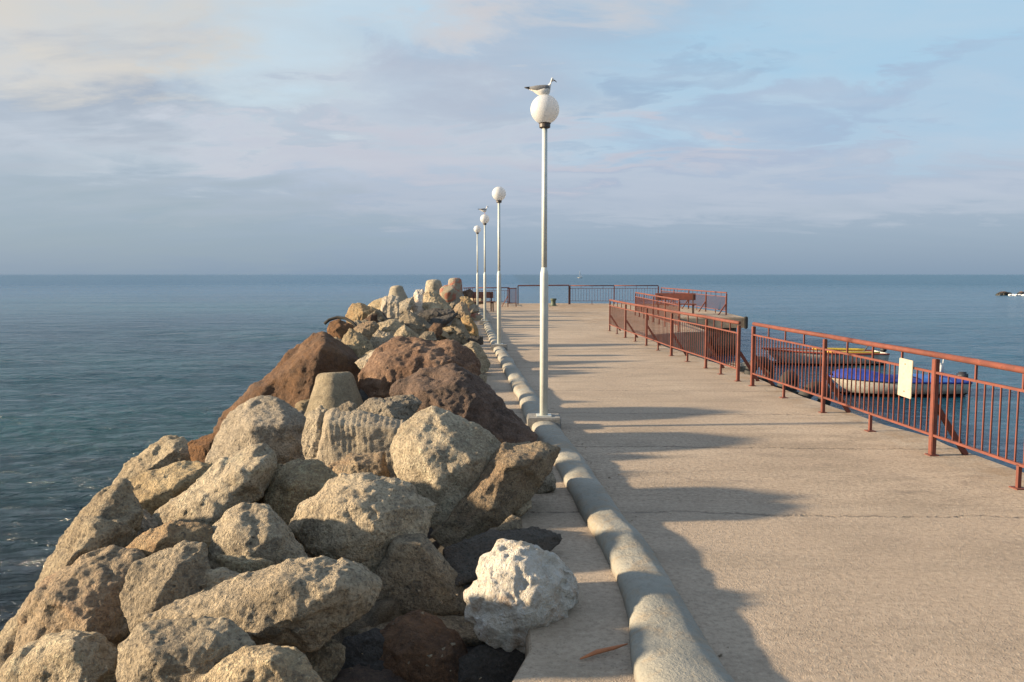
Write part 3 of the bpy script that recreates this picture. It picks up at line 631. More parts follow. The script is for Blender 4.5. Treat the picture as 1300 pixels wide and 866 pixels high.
# ------------------------------------------------------------------ sea
def build_sea():
    na = 1100; rs = [2.5]
    while rs[-1] < 70: rs.append(rs[-1] * 1.0085)
    while rs[-1] < 25000: rs.append(rs[-1] * 1.12)
    rs = np.array(rs); th = np.linspace(0, 2 * np.pi, na, endpoint=False)
    RR, TH = np.meshgrid(rs, th, indexing='ij'); X = RR * np.cos(TH); Yy = RR * np.sin(TH); Z = np.full_like(X, SEA)
    r = np.random.RandomState(3); fade = np.clip((75 - RR) / 40, 0, 1) * np.clip((RR - 2.5) / 2, 0, 1)
    calm = 1 - .6 * np.clip((X - 2) / 4, 0, 1) * np.clip((40 - Yy) / 15, 0, 1)
    for i in range(22):
        lam = .5 * 1.19 ** i; ang = 1.9 + r.randn() * .6; k = 2 * np.pi / lam; amp = .0055 * lam ** .75
        ph = k * (X * np.cos(ang) + Yy * np.sin(ang)) + r.rand() * 6.28 + .6 * np.sin(.37 * X + i) + .6 * np.sin(.31 * Yy + 2 * i)
        res = np.clip(lam / (RR * .0085 * 3) - .3, 0, 1)
        Z += fade * calm * res * amp * (1 - 2 * np.abs(np.sin(ph / 2)) ** 1.2)
    nr = len(rs); co = np.stack([X, Yy, Z], -1).reshape(-1, 3); co = np.vstack([co, [[0, 0, SEA]]])
    i, j = np.meshgrid(np.arange(nr - 1), np.arange(na), indexing='ij'); a = i * na + j; b = i * na + (j + 1) % na
    q = np.stack([a, a + na, b + na, b], -1).reshape(-1)
    c = len(co) - 1; jj = np.arange(na); tri = np.stack([jj, (jj + 1) % na, np.full(na, c)], -1).reshape(-1)
    me = bpy.data.meshes.new('sea'); nq = len(q) // 4
    me.vertices.add(len(co)); me.vertices.foreach_set('co', co.reshape(-1)); me.loops.add(len(q) + len(tri)); me.loops.foreach_set('vertex_index', np.concatenate([q, tri]))
    me.polygons.add(nq + na); me.polygons.foreach_set('loop_start', np.concatenate([np.arange(nq) * 4, nq * 4 + np.arange(na) * 3]))
    me.update(calc_edges=True); me.polygons.foreach_set('use_smooth', [True] * len(me.polygons)); me.update()
    struct(link('sea', me, M['water']))
build_sea()
# ------------------------------------------------------------------ railings
def fence(name_label, posts, H, side, bal=True, pick=.115, mid_leg=True, brace=True, post_w=.07, name='railing', group='red metal railings', skip=(), ground=None, rail_r=.029):
    """posts: list of (x, y) from one end to the other; side: +1/-1 offset direction of the braces"""
    p0 = Vector((*posts[0], 0)); root = empty(name, p0); tag(root, name_label, 'railing', group)
    P = [Vector((*q, 0)) - p0 for q in posts]
    bal_me = None; nb = 0
    for i, p in enumerate(P):
        d = (P[min(i + 1, len(P) - 1)] - P[max(i - 1, 0)]).normalized(); rot = Matrix.Rotation(math.atan2(d.y, d.x), 3, 'Z')
        w = post_w if i % 2 == 0 or len(P) > 6 else post_w * .85
        m = MB(); m.box(p + Vector((0, 0, H / 2 - .03)), (w, w * .8, H - .02), rot, .006)
        m.box(p + Vector((0, 0, .004)), (w * 1.5, w * 1.5, .012), rot); m.build('post', M['rail'], root)
        nrm = Vector((d.y, -d.x, 0)) * side
        if brace and i not in skip:
            m = MB(); a = p + nrm * .02 + Vector((0, 0, H * .5)); b_ = p + nrm * .34 + Vector((0, 0, .0))
            dd = (b_ - a); rm_ = dd.to_track_quat('Z', 'Y').to_matrix(); m.box((a + b_) / 2, (.045, .045, dd.length), rm_); m.build('brace', M['rail'], root)
    m = MB()
    for i in range(len(P) - 1):
        a, b_ = P[i], P[i + 1]; m.tube([a + Vector((0, 0, H)), a.lerp(b_, .5) + Vector((0, 0, H - .004)), b_ + Vector((0, 0, H))], rail_r, 10)
    m.build('top_rail', M['rail'], root, True)
    for i in range(len(P) - 1):
        a, b_ = P[i], P[i + 1]; d = (b_ - a); Ln = d.length; dn = d / Ln; rot = Matrix.Rotation(math.atan2(dn.y, dn.x), 3, 'Z')
        zt, zb = H - .17, .2
        for nm, z in (('panel_top_bar', zt), ('panel_bottom_bar', zb)):
            m = MB(); m.box((a + b_) / 2 + Vector((0, 0, z)), (Ln - post_w, .03, .022), rot); m.build(nm, M['rail'], root)
        for t in (.25, .5, .75): m = MB(); m.box(a + d * t + Vector((0, 0, H - .095)), (.018, .018, .15), rot); m.build('rail_connector', M['rail'], root)
        if mid_leg:
            m = MB(); m.box(a + d * .5 + Vector((0, 0, zb / 2)), (.03, .03, zb), rot); m.box(a + d * .5 + Vector((0, 0, .004)), (.1, .09, .01), rot); m.build('middle_leg', M['rail'], root)
        n_ = int((Ln - post_w) / pick)
        if bal:
            if bal_me is None:
                q = MB(); q.box((0, 0, 0), (.012, .012, zt - zb)); bal_me = q.mesh('baluster'); bal_me.materials.append(M['rail'])
            for k in range(1, n_):
                if nb >= 100: break
                o = bpy.data.objects.new('baluster', bal_me); COL.objects.link(o); o.parent = root
                o.location = a + d * (k / n_) + Vector((0, 0, (zt + zb) / 2)); o.rotation_euler = (random.uniform(-.006, .006), random.uniform(-.008, .008), math.atan2(dn.y, dn.x)); nb += 1
        else:
            m = MB()
            for k in range(1, n_): m.box(a + d * (k / n_) + Vector((0, 0, (zt + zb) / 2)), (.014, .014, zt - zb), rot)
            m.build('picket_panel', M['rail'], root)
    return root
npx = [(955, 490), (1044.5, 524), (1183, 578)]
nposts = [gp(*q) for q in npx]
dv = (Vector(nposts[2]) - Vector(nposts[0])) / 2
nposts.append(tuple(Vector(nposts[2]) + dv))
near_f = fence('nearest rust red railing on the right, with a blank cream board tied on', nposts, .98, -1, True, .1, post_w=.062)
near_f.name = 'railing'
fposts = [gp(*q) for q in [(936.7, 484), (896, 467.5), (852.3, 451.8), (820.7, 438.8), (794, 428.7), (774, 420)]]
fence('middle rust red railing along the edge of the promenade, ending at a gap', fposts, .96, 1, True, .118, post_w=.06, skip=())
def line(a, b, n_): a = Vector(a); b = Vector(b); return [tuple(a.lerp(b, i / n_)) for i in range(n_ + 1)]
fence('short red railing beyond the middle one, around the inlet steps', line((5.1, 24.3), (5.3, 34.2), 4), .98, 1, False, .13, post_w=.06, brace=False)
fence('dark red railing around the right side of the pier head', line((9.2, 34.2), (8.75, 46.8), 4), .97, -1, False, .14, post_w=.07)
fence('long thin railing across the far end of the pier', line((3.4, 46.8), (8.6, 46.9), 2), 1.1, -1, False, .15, post_w=.07, brace=False)
# bare handrail across the gap, then the panel by the far bench
root = empty('handrail', (.35, 46.5, 0)); tag(root, 'single dark handrail spanning the gap at the far end', 'handrail')
m = MB(); m.tube([(0, 0, 1.1), (3.0, .3, 1.12)], .035, 8); m.build('top_rail', M['rail'], root)
m = MB(); m.box((3.0, .3, .55), (.08, .08, 1.1)); m.build('post', M['rail_dark'], root)
m = MB(); m.box((.0, 0, .55), (.06, .06, 1.1)); m.build('post', M['rail_dark'], root)
fence('thin railing behind the far bench at the left end of the pier', [(-2.0, 45.2), (-.15, 45.4)], 1.0, 1, False, .13, post_w=.06, brace=False)
# folded red barrier panel leaning at the far left
root = empty('barrier', (.0, 43.2, 0), .0); tag(root, 'narrow bright red barrier panel standing at the near end of the far gap', 'barrier')
m = MB()
for k in range(9): m.box((-.2 + k * .05, 0, .6), (.022, .022, .8))
m.build('picket_panel', M['rail'], root)
m = MB(); m.box((0, 0, 1.0), (.5, .05, .05)); m.box((0, 0, .2), (.5, .04, .04)); m.build('frame', M['rail'], root)
for x in (-.22, .22):
    m = MB(); m.box((x, 0, .52), (.05, .05, 1.04)); m.build('leg', M['rail'], root)
m = MB(); m.tube([(-.22, 0, .6), (-.55, .05, 0)], .022, 6); m.build('brace', M['rail'], root)
# benches / tables
def bench(label, loc, L, rz, top, back=True, red=True):
    root = empty('bench', loc, rz); tag(root, label, 'bench')
    m = MB(); m.box((0, 0, .46), (L, .42, .05), None, .01); m.build('seat', top, root)
    if back: m = MB(); m.box((0, .22, .78), (L, .045, .3), Matrix.Rotation(-.12, 3, 'X'), .01); m.build('backrest', top, root)
    for x in (-L / 2 + .12, L / 2 - .12):
        m = MB(); m.box((x, -.15, .22), (.05, .05, .44)); m.box((x, .19, .44), (.05, .05, .88)); m.box((x, .02, .41), (.045, .38, .04)); m.build('leg_frame', M['rail_dark'], root)
    return root
bench('dark bench standing beside the farthest lamp', (-1.35, 37.6, 0), 1.1, .3, M['wood'])
bench('long red board bench behind the inlet railing', (7.15, 34.8, 0), 1.75, -.12, M['rail'])
# heap of old red railing pieces beside the far bench
root = empty('scrap_railing', (-2.15, 38.0, 0)); tag(root, 'broken red railing piece leaning beside the farthest lamp', 'railing piece')
m = MB()
for k in range(5): m.tube([(-.22 + k * .09, 0, .12), (-.1 + k * .09, .2, 1.1)], .014, 5)
m.build('picket_panel', M['rail'], root)
m = MB(); m.tube([(-.3, -.02, .12), (.3, -.02, .12)], .025, 6); m.tube([(-.2, .2, 1.1), (.4, .2, 1.12)], .025, 6); m.tube([(-.4, -.3, 0), (.3, .1, .75)], .022, 6); m.build('frame', M['rail'], root)
# bollard at the far end
q = at_z(698, 385); root = empty('bollard', (q.x, 44.5, 0)); tag(root, 'small dull green mooring bollard at the far edge of the pier', 'bollard')
m = MB(); m.lathe([(.2, 0), (.17, .05), (.14, .1), (.13, .28), (.17, .34), (.19, .38), (.12, .42)], 14); m.build('column', M['green'], root, True)
m = MB(); m.box((0, 0, .01), (.46, .46, .02)); m.build('base_plate', M['green'], root)
# ------------------------------------------------------------------ lamps
def lamp(label, px, Y, py_ball, rball=.161):
    base = at_y(px, 500, Y); hc = at_y(px, py_ball, Y).z
    root = empty('street_lamp', (base.x, Y, 0)); tag(root, label, 'street lamp', 'globe lamps along the kerb')
    m = MB(); m.box((0, 0, .062), (.38, .34, .14), None, .012); m.build('footing', M['block'], root)
    m = MB(); zt = hc - rball - .02
    m.lathe([(.047, .13), (.047, 1.72), (.045, 1.76), (.031, 1.83)], 20); m.lathe([(.031, 1.82), (.029, zt)], 18); m.build('pole', M['pole'], root, True)
    m = MB(); m.box((0, 0, .137), (.17, .17, .012)); m.build('base_plate', M['pole'], root)
    m = MB(); m.lathe([(.03, zt - .03), (.055, zt - .022), (.062, zt - .015), (.062, zt + .02), (.07, zt + .03)], 20); m.build('collar', M['cap'], root)
    m = MB(); m.lathe([(rball * math.sin(math.pi * k / 24), hc - rball * math.cos(math.pi * k / 24)) for k in range(25)], 40); m.build('globe', M['globe'], root, True)
    return Vector((base.x, Y, hc + rball))
t1 = lamp('tallest looking and nearest globe lamp, with a gull sitting on it', 690.5, 9.05, 139)
t2 = lamp('second globe lamp from the camera, without any bird', 633.8, 18.5, 246)
t3 = lamp('third globe lamp with a gull standing on top', 616, 28, 278)
t4 = lamp('farthest and shortest looking globe lamp', 606.8, 35, 291)
# ------------------------------------------------------------------ gulls
def loft(secs, n=14):
    """secs: (x, z, ry, rz)"""
    v = []; f = []
    for x, z, ry, rz in secs:
        ry *= 1.22; rz *= 1.22
        for k in range(n): a = 2 * math.pi * k / n; v.append((x, ry * math.cos(a), z + rz * math.sin(a)))
    for i in range(len(secs) - 1):
        for k in range(n): f.append((i * n + k, i * n + (k + 1) % n, (i + 1) * n + (k + 1) % n, (i + 1) * n + k))
    f.append(tuple(range(n))); f.append(tuple((len(secs) - 1) * n + k for k in range(n)))
    m = MB(); m.add(v, f); return m
def gull(label, loc, lift, sc, rz, standing):
    root = empty('seagull', loc, rz); root.scale = (sc,) * 3; tag(root, label, 'gull', 'gulls perched on the lamps')
    z = lift
    secs = [(-.165, z + .078, .010, .004), (-.13, z + .072, .022, .011), (-.09, z + .062, .036, .026), (-.05, z + .055, .046, .040), (-.01, z + .055, .05, .046), (.03, z + .066, .045, .045),
            (.05, z + .088, .036, .042), (.058, z + .114, .028, .031), (.062, z + .138, .023, .025), (.066, z + .163, .02, .02), (.074, z + .176, .019, .018), (.088, z + .174, .012, .012), (.096, z + .168, .005, .006)]
    o = loft(secs).build('body', M['gull_white'], root, True)
    for s in (-1, 1):
        w = [(-.185, z + .088, .004, .004), (-.15, z + .086, .008, .012), (-.1, z + .082, .011, .02), (-.05, z + .078, .013, .028), (0, z + .078, .014, .03), (.035, z + .082, .011, .024), (.05, z + .085, .003, .008)]
        m = loft(w, 10); m.v = [(x, y + s * (.04 if x > -.1 else .04 * max(.15, (x + .19) / .09)), zz) for x, y, zz in m.v]
        m.build('wing', M['gull_grey'], root, True)
        tp = [(-.215, z + .095, .002, .002), (-.19, z + .092, .005, .006), (-.15, z + .085, .01, .0135)]
        m = loft(tp, 8); m.v = [(x, y + s * .012, zz) for x, y, zz in m.v]; m.build('wing_tip', M['gull_black'], root, True)
        m = MB(); m.tube([(.0, s * .018, z + .03), (.004, s * .018, -.005)], .004, 6); m.tube([(.004, s * .018, -.002), (.03, s * .024, -.002)], .004, 5); m.build('leg', M['leg'], root)
        m = MB(); m.lathe([(.0005, -.004), (.004, 0), (.0005, .004)], 8, (.082, s * .0165, z + .179)); m.build('eye', M['gull_black'], root)
    m = loft([(.09, z + .171, .006, .006), (.108, z + .163, .005, .005), (.12, z + .152, .003, .004), (.124, z + .146, .001, .001)], 8); m.build('beak', M['beak'], root, True)
    m = loft([(-.05, z + .1, .03, .012), (0, z + .1, .036, .014), (.035, z + .1, .026, .01)], 10); m.build('mantle', M['gull_grey'], root, True)
    return root
gull('grey and white gull resting on the nearest lamp globe', t1 + Vector((-.0, 0, -.006)), -.016, 1.06, 0, False)
gull('small looking gull standing on the third lamp globe', t3 + Vector((0, 0, 0)), .06, 1.15, .15, True)
# ------------------------------------------------------------------ boats
def hull(L, B, D, sheer, fine=1.0, draft=.25, n=26):
    """boat hull along +x = stern, bow at x=0 ; returns MB plus gunwale function"""
    v = []; f = []; prof = [(1.0, 1.0), (.96, .72), (.88, .42), (.74, .16), (.5, -.3), (.2, -.75), (0, -1.)]
    def st(t):
        hb = B / 2 * min(1, (1 - (1 - min(1, t / .55)) ** 2.0) ** .75) * (1 - .12 * max(0, (t - .7) / .3)); top = D + sheer * (1 - t) ** 2.2
        bot = -draft * min(1, (t / .18)) + (0 if t > .18 else (1 - t / .18) * top * .25)
        return hb, top, bot
    for i in range(n + 1):
        t = (i / n) ** 1.3; hb, top, bot = st(t); x = t * L
        row = []
        for (wy, hz) in prof:
            zz = top * hz if hz >= 0 else -bot * hz if bot < 0 else bot + (top - bot) * 0
            if bot > 0: zz = bot + (top - bot) * (hz + 1) / 2
            rk = (1 - t) ** 4 * .85 * (1 - (zz + draft) / (top + draft))
            row.append((x + rk, hb * wy, zz))
        v += row + [(a, -b, c) for a, b, c in reversed(row[:-1])]
    k = len(prof) * 2 - 1
    for i in range(n):
        for j in range(k - 1): f.append((i * k + j, i * k + j + 1, (i + 1) * k + j + 1, (i + 1) * k + j))
    f.append(tuple(n * k + j for j in range(k)))
    m = MB(); m.add(v, f); return m, st
def strip(L, st, off, h0, h1, n=26, t0=0., t1=1., thick=.025):
    m = MB()
    for s in (-1, 1):
        pts = []
        for i in range(n + 1):
            t = t0 + (t1 - t0) * (i / n) ** 1.3; hb, top, bot = st(t); pts.append((t * L - .01, s * (hb + off), top + (h0 + h1) / 2))
        m.tube(pts, thick, 6)
    return m
def outboard(root, x, y, z, mat, sc=1.):
    mo = empty('outboard_motor', (x, y, z)); mo.parent = root; mo.scale = (sc,) * 3
    m = MB(); m.box((.08, 0, .33), (.34, .24, .3), None, .06); m.build('cowl', mat, mo, True)
    m = MB(); m.box((.05, 0, -.12), (.1, .07, .62), None, .02); m.box((.06, 0, -.45), (.3, .06, .05), None, .015); m.build('shaft', M['motor'], mo)
    m = MB(); m.tube([(-.1, 0, .3), (-.45, .02, .36)], .018, 6); m.build('tiller', M['motor'], mo)
    return mo
# white boat with the red strake
def boat_white():
    a = at_z(968, 461, SEA); Y = a.y; L = 150 * Y / F
    root = empty('motor_boat', (a.x, Y, SEA), R(-1)); tag(root, 'white open boat with a red rim and yellow inside, moored farther out', 'boat', 'small boats moored in the inlet')
    m, st = hull(L, 1.5, .42, .14); m.build('hull', M['boat_grey'], root, True)
    strip(L, st, .012, -.03, 0, thick=.034).build('rubbing_strake', M['boat_red'], root, True)
    h2, _ = hull(L * .985, 1.5 * .97, .06, -.02); h2.build('antifouling', M['antifoul'], root, True)
    h2.v = h2.v
    m = MB(); pts = [st(t / 20) for t in range(21)]
    v = []; f = []
    for i, (hb, top, bot) in enumerate(pts): x = i / 20 * L; v += [(x, hb * .93, top - .1), (x, -hb * .93, top - .1)]
    for i in range(20): f.append((2 * i, 2 * i + 1, 2 * i + 3, 2 * i + 2))
    m.add(v, f); m.build('deck', M['boat_grey'], root)
    for sgn in (-1, 1):
        m = MB(); m.tube([(t * L, sgn * (st(t)[0] - .05), st(t)[1] + .03) for t in (.48, .55, .62, .7, .78, .86, .92)], .045, 6); m.build('coaming', M['boat_yellow'], root, True)
    for t in (.4, .62): m = MB(); hb = st(t)[0]; m.box((t * L, 0, .36), (.22, hb * 1.8, .04)); m.build('thwart', M['boat_yellow'], root)
    m = MB(); m.tube([(L * .86, .1, .4), (L * .9, .05, .72), (L * .95, 0, .76)], .028, 6); m.build('tiller_post', M['motor'], root)
    outboard(root, L + .02, 0, .3, M['motor'], .62)
boat_white()
def boat_blue():
    a = at_z(1050, 497, SEA); Y = a.y; L = 166 * Y / F
    root = empty('motor_boat', (a.x, Y, SEA), R(-1.5)); tag(root, 'cream motor boat under a dark blue canvas cover, moored nearest the railing', 'boat', 'small boats moored in the inlet')
    m, st = hull(L, 1.5, .36, .1); m.build('hull', M['boat_white'], root, True)
    strip(L, st, .01, -.03, 0, thick=.03).build('rubbing_strake', M['boat_blue'], root, True)
    h2, _ = hull(L * .985, 1.5 * .97, .04, -.01); h2.build('antifouling', M['antifoul'], root, True)
    # cabin part of the cover
    def cover(t0, t1, hts, name, mat, k=.96):
        v = []; f = []; n = 24; q = 9
        for i in range(n + 1):
            t = t0 + (t1 - t0) * i / n; hb, top, _ = st(t); hb *= k; s = i / n * (len(hts) - 1); a0 = int(min(s, len(hts) - 2)); hh = hts[a0] + (hts[a0 + 1] - hts[a0]) * (s - a0)
            for j in range(q):
                u = -1 + 2 * j / (q - 1); z = top + hh * (1 - abs(u) ** 7) + .015 * noise.noise(Vector((t * 14, u * 3, 0))) - .01
                v.append((t * L, u * hb, z))
        for i in range(n):
            for j in range(q - 1): a_ = i * q + j; f.append((a_, a_ + 1, a_ + q + 1, a_ + q))
        m = MB(); m.add(v, f); m.build(name, mat, root, True)
    cover(.03, .40, [.08, .19, .22, .22, .21, .14], 'cabin_cover', M['boat_blue'])
    cover(.38, .66, [.05, .06, .05, .05], 'canvas_cover', M['boat_blue'])
    cover(.64, .86, [.08, .1, .07], 'blue_sheet', M['boat_lblue'])
    cover(.84, 1.0, [.07, .05, .06], 'stern_cover', M['boat_blue'])
    m = MB(); m.box((L * .86, .1, .62), (.2, .22, .36), None, .05); m.build('motor_head', M['motor_w'], root, True)
    m = MB(); m.tube([(L * .885, .1, .7), (L * .89, .1, .98)], .012, 5); m.build('antenna', M['motor_w'], root)
    outboard(root, L + .02, 0, .18, M['motor'], .8)
boat_blue()
# small mooring float at the bow of the white boat
q = at_z(973, 466, SEA); root = empty('mooring_buoy', (q.x, q.y, SEA)); tag(root, 'small blue and white mooring float left of the white boat', 'buoy')
m = MB(); m.lathe([(.02, -.2), (.1, -.1), (.13, .05), (.1, .2), (.03, .28)], 14); m.build('float', M['boat_lblue'], root, True)
m = MB(); m.lathe([(.03, .27), (.03, .5), (.05, .55), (.01, .6)], 10); m.build('cap', M['boat_white'], root, True)
# blank notice board on the near railing
def notice():
    A = Vector(nposts[1]); B = Vector(nposts[2])
    d = (B - A).normalized(); best = None
    for k in range(200):
        t = k / 199; p = A.lerp(B, t); px = 650 + p.x / p.y * F
        if best is None or abs(px - 1157) < best[0]: best = (abs(px - 1157), p)
    p = best[1]; n_ = Vector((-d.y, d.x)) if Vector((-d.y, d.x)).dot(-p) > 0 else Vector((d.y, -d.x))
    ang = math.atan2(d.y, d.x); z1 = at_y(1150, 456, p.y).z; z0 = at_y(1150, 504, p.y).z; wd = 17.5 / F * p.y / abs(math.cos(ang + 0) + p.x / p.y * 0 if abs(math.cos(ang)) > .3 else 1)
    # seen obliquely: width along the railing that spans 17 px
    pa = p; w = .05
    while abs((pa + d * w / 2).x / (pa + d * w / 2).y - (pa - d * w / 2).x / (pa - d * w / 2).y) * F < 17 and w < .6: w += .01
    root = empty('notice_board', (p.x + n_.x * .03, p.y + n_.y * .03, z0), ang); tag(root, 'blank cream board tied upright to the near railing', 'board')
    m = MB(); m.box((0, 0, (z1 - z0) / 2), (w, .012, z1 - z0), Matrix.Rotation(.03, 3, 'Y'), .004); m.build('board', M['notice'], root)
    for zz in (.06, z1 - z0 - .05):
        m = MB(); m.tube([(0, -.014, zz), (.0, .012, zz), (.02, .03, zz)], .006, 5); m.build('tie', M['motor'], root)
notice()
# ------------------------------------------------------------------ stones and tyres along the inlet edge
r2 = random.Random(9)
for i, (px, py, s, lift, mk, lab) in enumerate([
    (926, 467, .32, .02, 'pale', 'pale cream stone on the promenade edge between two railings'),
    (940, 473, .3, -.1, 'slate', 'dark weedy stone just right of the pale edge stone'),
    (957, 477, .3, -.12, 'dark', 'dark weedy stone behind the end post of the near railing'),
    (972, 484, .3, -.14, 'slate', 'brownish weedy stone under the start of the near railing'),
    (988, 489, .28, -.16, 'dark', 'rounded black stone in the middle of the railing edge row'),
    (1003, 494, .28, -.18, 'slate', 'black stone second from the right end of the edge row'),
    (1020, 501, .24, -.2, 'dark', 'black stone at the right end of the edge row'),
    (985, 478, .2, -.2, 'rust', 'small reddish stone behind the weedy row'),
    (951, 463, .25, -.3, 'beige', 'sunlit yellowish stone below the gap between the railings'),
    (937, 457, .3, -.5, 'beige', 'upper sunlit stone in the water gap between the railings')]):
    q = at_z(px, py); 
    if mk in ('pale', 'rust'):
        me = GEN['beige'][i % 3].copy(); me.materials.clear(); me.materials.append(M[mk]); o = bpy.data.objects.new('boulder', me); COL.objects.link(o); o.scale = (s * 1.2, s * .8, s * .5)
        o.location = (q.x + .1, q.y, lift); o.rotation_euler = (0, 0, r2.uniform(0, .5)); tag(o, lab, 'stone', 'stones along the inlet edge')
    else: put_generic(mk, (q.x + .15, q.y + .1, lift - .08), s, r2, lab, 'stones along the inlet edge')
def tyre(label, loc, r, rot):
    m = MB(); n1, n2 = 36, 14; v = []; f = []
    for i in range(n1):
        a = 2 * math.pi * i / n1
        for j in range(n2):
            b = 2 * math.pi * j / n2; w = .09 + (.006 if (i % 2) and math.cos(b) > .3 else 0); rr = r - .09 + w * math.cos(b); v.append((rr * math.cos(a), .1 * math.sin(b), rr * math.sin(a)))
    for i in range(n1):
        for j in range(n2): f.append((i * n2 + j, ((i + 1) % n1) * n2 + j, ((i + 1) % n1) * n2 + (j + 1) % n2, i * n2 + (j + 1) % n2))
    m.add(v, f); o = m.build('tyre', M['tyre'], None, True, loc); o.rotation_euler = rot; tag(o, label, 'tyre', 'old tyres hung along the inlet edge')
q = at_z(946, 474); tyre('old tyre standing half hidden between the two railings', (q.x + .25, q.y, -.02), .33, (.1, 0, .5))
q = at_z(1008, 496); tyre('old tyre lying against the edge under the near railing', (q.x + .3, q.y, -.15), .31, (.3, 0, .4))
q = at_z(976, 485); tyre('old tyre half sunk behind the weedy stones', (q.x + .3, q.y, -.1), .3, (.2, 0, .9))
# rubble under the pier head slab
for i in range(34):
    x = r2.uniform(5.0, 8.6); y = r2.uniform(25.2, 33.2); lim = 5.4 + max(0, (y - 26) / 7) * 2.9
    x = min(x, lim); z = r2.uniform(-1.5, -.75) if x > lim - .7 else r2.uniform(-1.1, -.45)
    put_generic(r2.choice(('beige', 'orange', 'grey', 'brown')), (x, y, z), r2.uniform(.45, .75), r2, 'weathered rubble stone packed under the pier head', 'rubble stones under the pier head')
m = MB(); m.box((8.0, 36.5, -1.3), (2.6, 6.4, 1.7)); m.build('pier_foundation', M['slate'])
bpy.data.objects['pier_foundation']['kind'] = 'structure'
# black rubber fender on the corner of the slab
m = MB(); m.box((9.5, 32.3, -.2), (.14, .16, .5), None, .03); o = m.build('fender', M['tyre']); tag(o, 'black rubber fender on the corner of the pier head slab', 'fender')
# ------------------------------------------------------------------ far sea
q = at_z(1290, 375, SEA)
for i, (dx, dy, s) in enumerate([(-2.6, 0, 1.0), (-1.2, 1, 1.3), (.3, -.5, 1.1), (1.8, .6, 1.4), (3.2, 0, 1.0), (4.5, .5, 1.3)]):
    o = put_generic('brown', (q.x + dx, q.y + dy, SEA + .05), s * .75, r2, 'low rock awash with foam far out at the right', 'rocks awash far out at the right', 'sea_rock', 'rock')
mb = MB(); rr_ = random.Random(4)
for i in range(34):
    x = q.x + rr_.uniform(-1.5, 4.5); y = q.y - rr_.uniform(.6, 2.2); w_ = rr_.uniform(.15, .5)
    mb.tube([(x - w_, y, SEA + .02), (x - w_ * .3, y, SEA + rr_.uniform(.04, .16)), (x + w_ * .5, y, SEA + rr_.uniform(.03, .12)), (x + w_, y, SEA + .02)], [.03, .11, .09, .02], 7)
o = mb.build('foam', M['foam'], smooth=True); tag(o, 'white foam breaking on the far rocks', 'foam', None, 'stuff')
# tiny sail boat on the horizon
Ys = 700; b0 = at_y(733, 350.5, Ys); root = empty('sailing_boat', (b0.x, Ys, SEA)); tag(root, 'tiny white sailing boat on the horizon', 'sailing boat')
m, st = hull(4.5, 1.4, .6, .2); m.build('hull', M['boat_white'], root, True)
m = MB(); m.tube([(2, 0, 0), (2, 0, 6.4)], .05, 6); m.build('mast', M['boat_white'], root)
m = MB(); m.add([(2.05, 0, .9), (4.2, .3, 1.0), (2.05, 0, 6.2), (2.05, .03, .9), (4.2, .33, 1.0), (2.05, .03, 6.2)], [(0, 1, 2), (5, 4, 3), (0, 2, 5, 3), (0, 3, 4, 1), (1, 4, 5, 2)]); m.build('sail', M['sail'], root)
# a small rusty rebar stain lump and dirty sediment on the strip
m = MB(); q = at_z(766, 833); m.tube([(q.x - .11, q.y - .05, .012), (q.x - .03, q.y, .02), (q.x + .05, q.y + .03, .024), (q.x + .12, q.y + .06, .03)], [.004, .011, .009, .003], 8)
o = m.build('brick_shard', M['shard'], smooth=True); tag(o, 'thin rust coloured shard lying against the kerb at the bottom', 'shard')
# pebbles and crumbs on the seaward strip
mb = MB(); rr_ = random.Random(2)
for i in range(420):
    y = rr_.uniform(2.6, 16) ; L = rr_.uniform(-.95, .0) ; x = L - .07 * (y - 4); kx = interp(y, 0)
    if rr_.random() < .1: x = kx + .2 + rr_.expovariate(7)
    s = rr_.uniform(.002, .007)
    v = [Vector((rr_.gauss(0, 1), rr_.gauss(0, 1), rr_.gauss(0, .7))) * s for _ in range(8)]
    bm = bmesh.new(); [bm.verts.new(q) for q in v]; bmesh.ops.convex_hull(bm, input=bm.verts); bm.verts.index_update()
    bmesh.ops.delete(bm, geom=[q for q in bm.verts if not q.link_faces], context='VERTS'); bm.verts.index_update()
    mb.add([q.co + Vector((x, y, s * .5)) for q in bm.verts], [[q.index for q in f.verts] for f in bm.faces]); bm.free()
o = mb.build('pebbles', M['grey']); tag(o, 'loose grit and pebbles scattered beside the kerb', 'pebbles', None, 'stuff')
# ------------------------------------------------------------------ sky and sun
SUN_EL, SUN_AZ = R(14.5), R(-94)      # azimuth from +Y, negative to the left
w = bpy.data.worlds.new('World'); S.world = w; w.use_nodes = True; nt = w.node_tree; n = N(nt)
bg = nt.nodes['Background']; BG = .1; bg.inputs[1].default_value = BG
sk = nt.nodes.new('ShaderNodeTexSky'); sk.sky_type = 'NISHITA'; sk.sun_disc = False; sk.sun_elevation = SUN_EL; sk.sun_rotation = SUN_AZ; sk.air_density = 1; sk.dust_density = 1.5
def lin(r, g, b, k=1.): return tuple((((c / 255 + .055) / 1.055) ** 2.4 if c > 10 else c / 3294) * k for c in (r, g, b))
EXPO = 1.28; K = 1.06 / (2 ** EXPO) / BG
co = n.coord('Generated'); s = n.sep(co); z = s[2]
zc = n.m('MAXIMUM', z, 0.)
inv = n.m('DIVIDE', 1., n.m('ADD', zc, .16)); uv = n.comb(n.m('MULTIPLY', s[0], inv), n.m('MULTIPLY', s[1], inv), 0.)
uvr = n.map(uv, (1.3, 1.7, 1), (0, 0, .6))
c1 = n.noise(uvr, 1.25, 8, .52, .5); c2 = n.noise(n.map(uv, (1., 2.6, 1), (0, 0, .3), (3, 1, 0)), 1.7, 7, .5, .3)
def rp(stops): return n.ramp(z, stops)
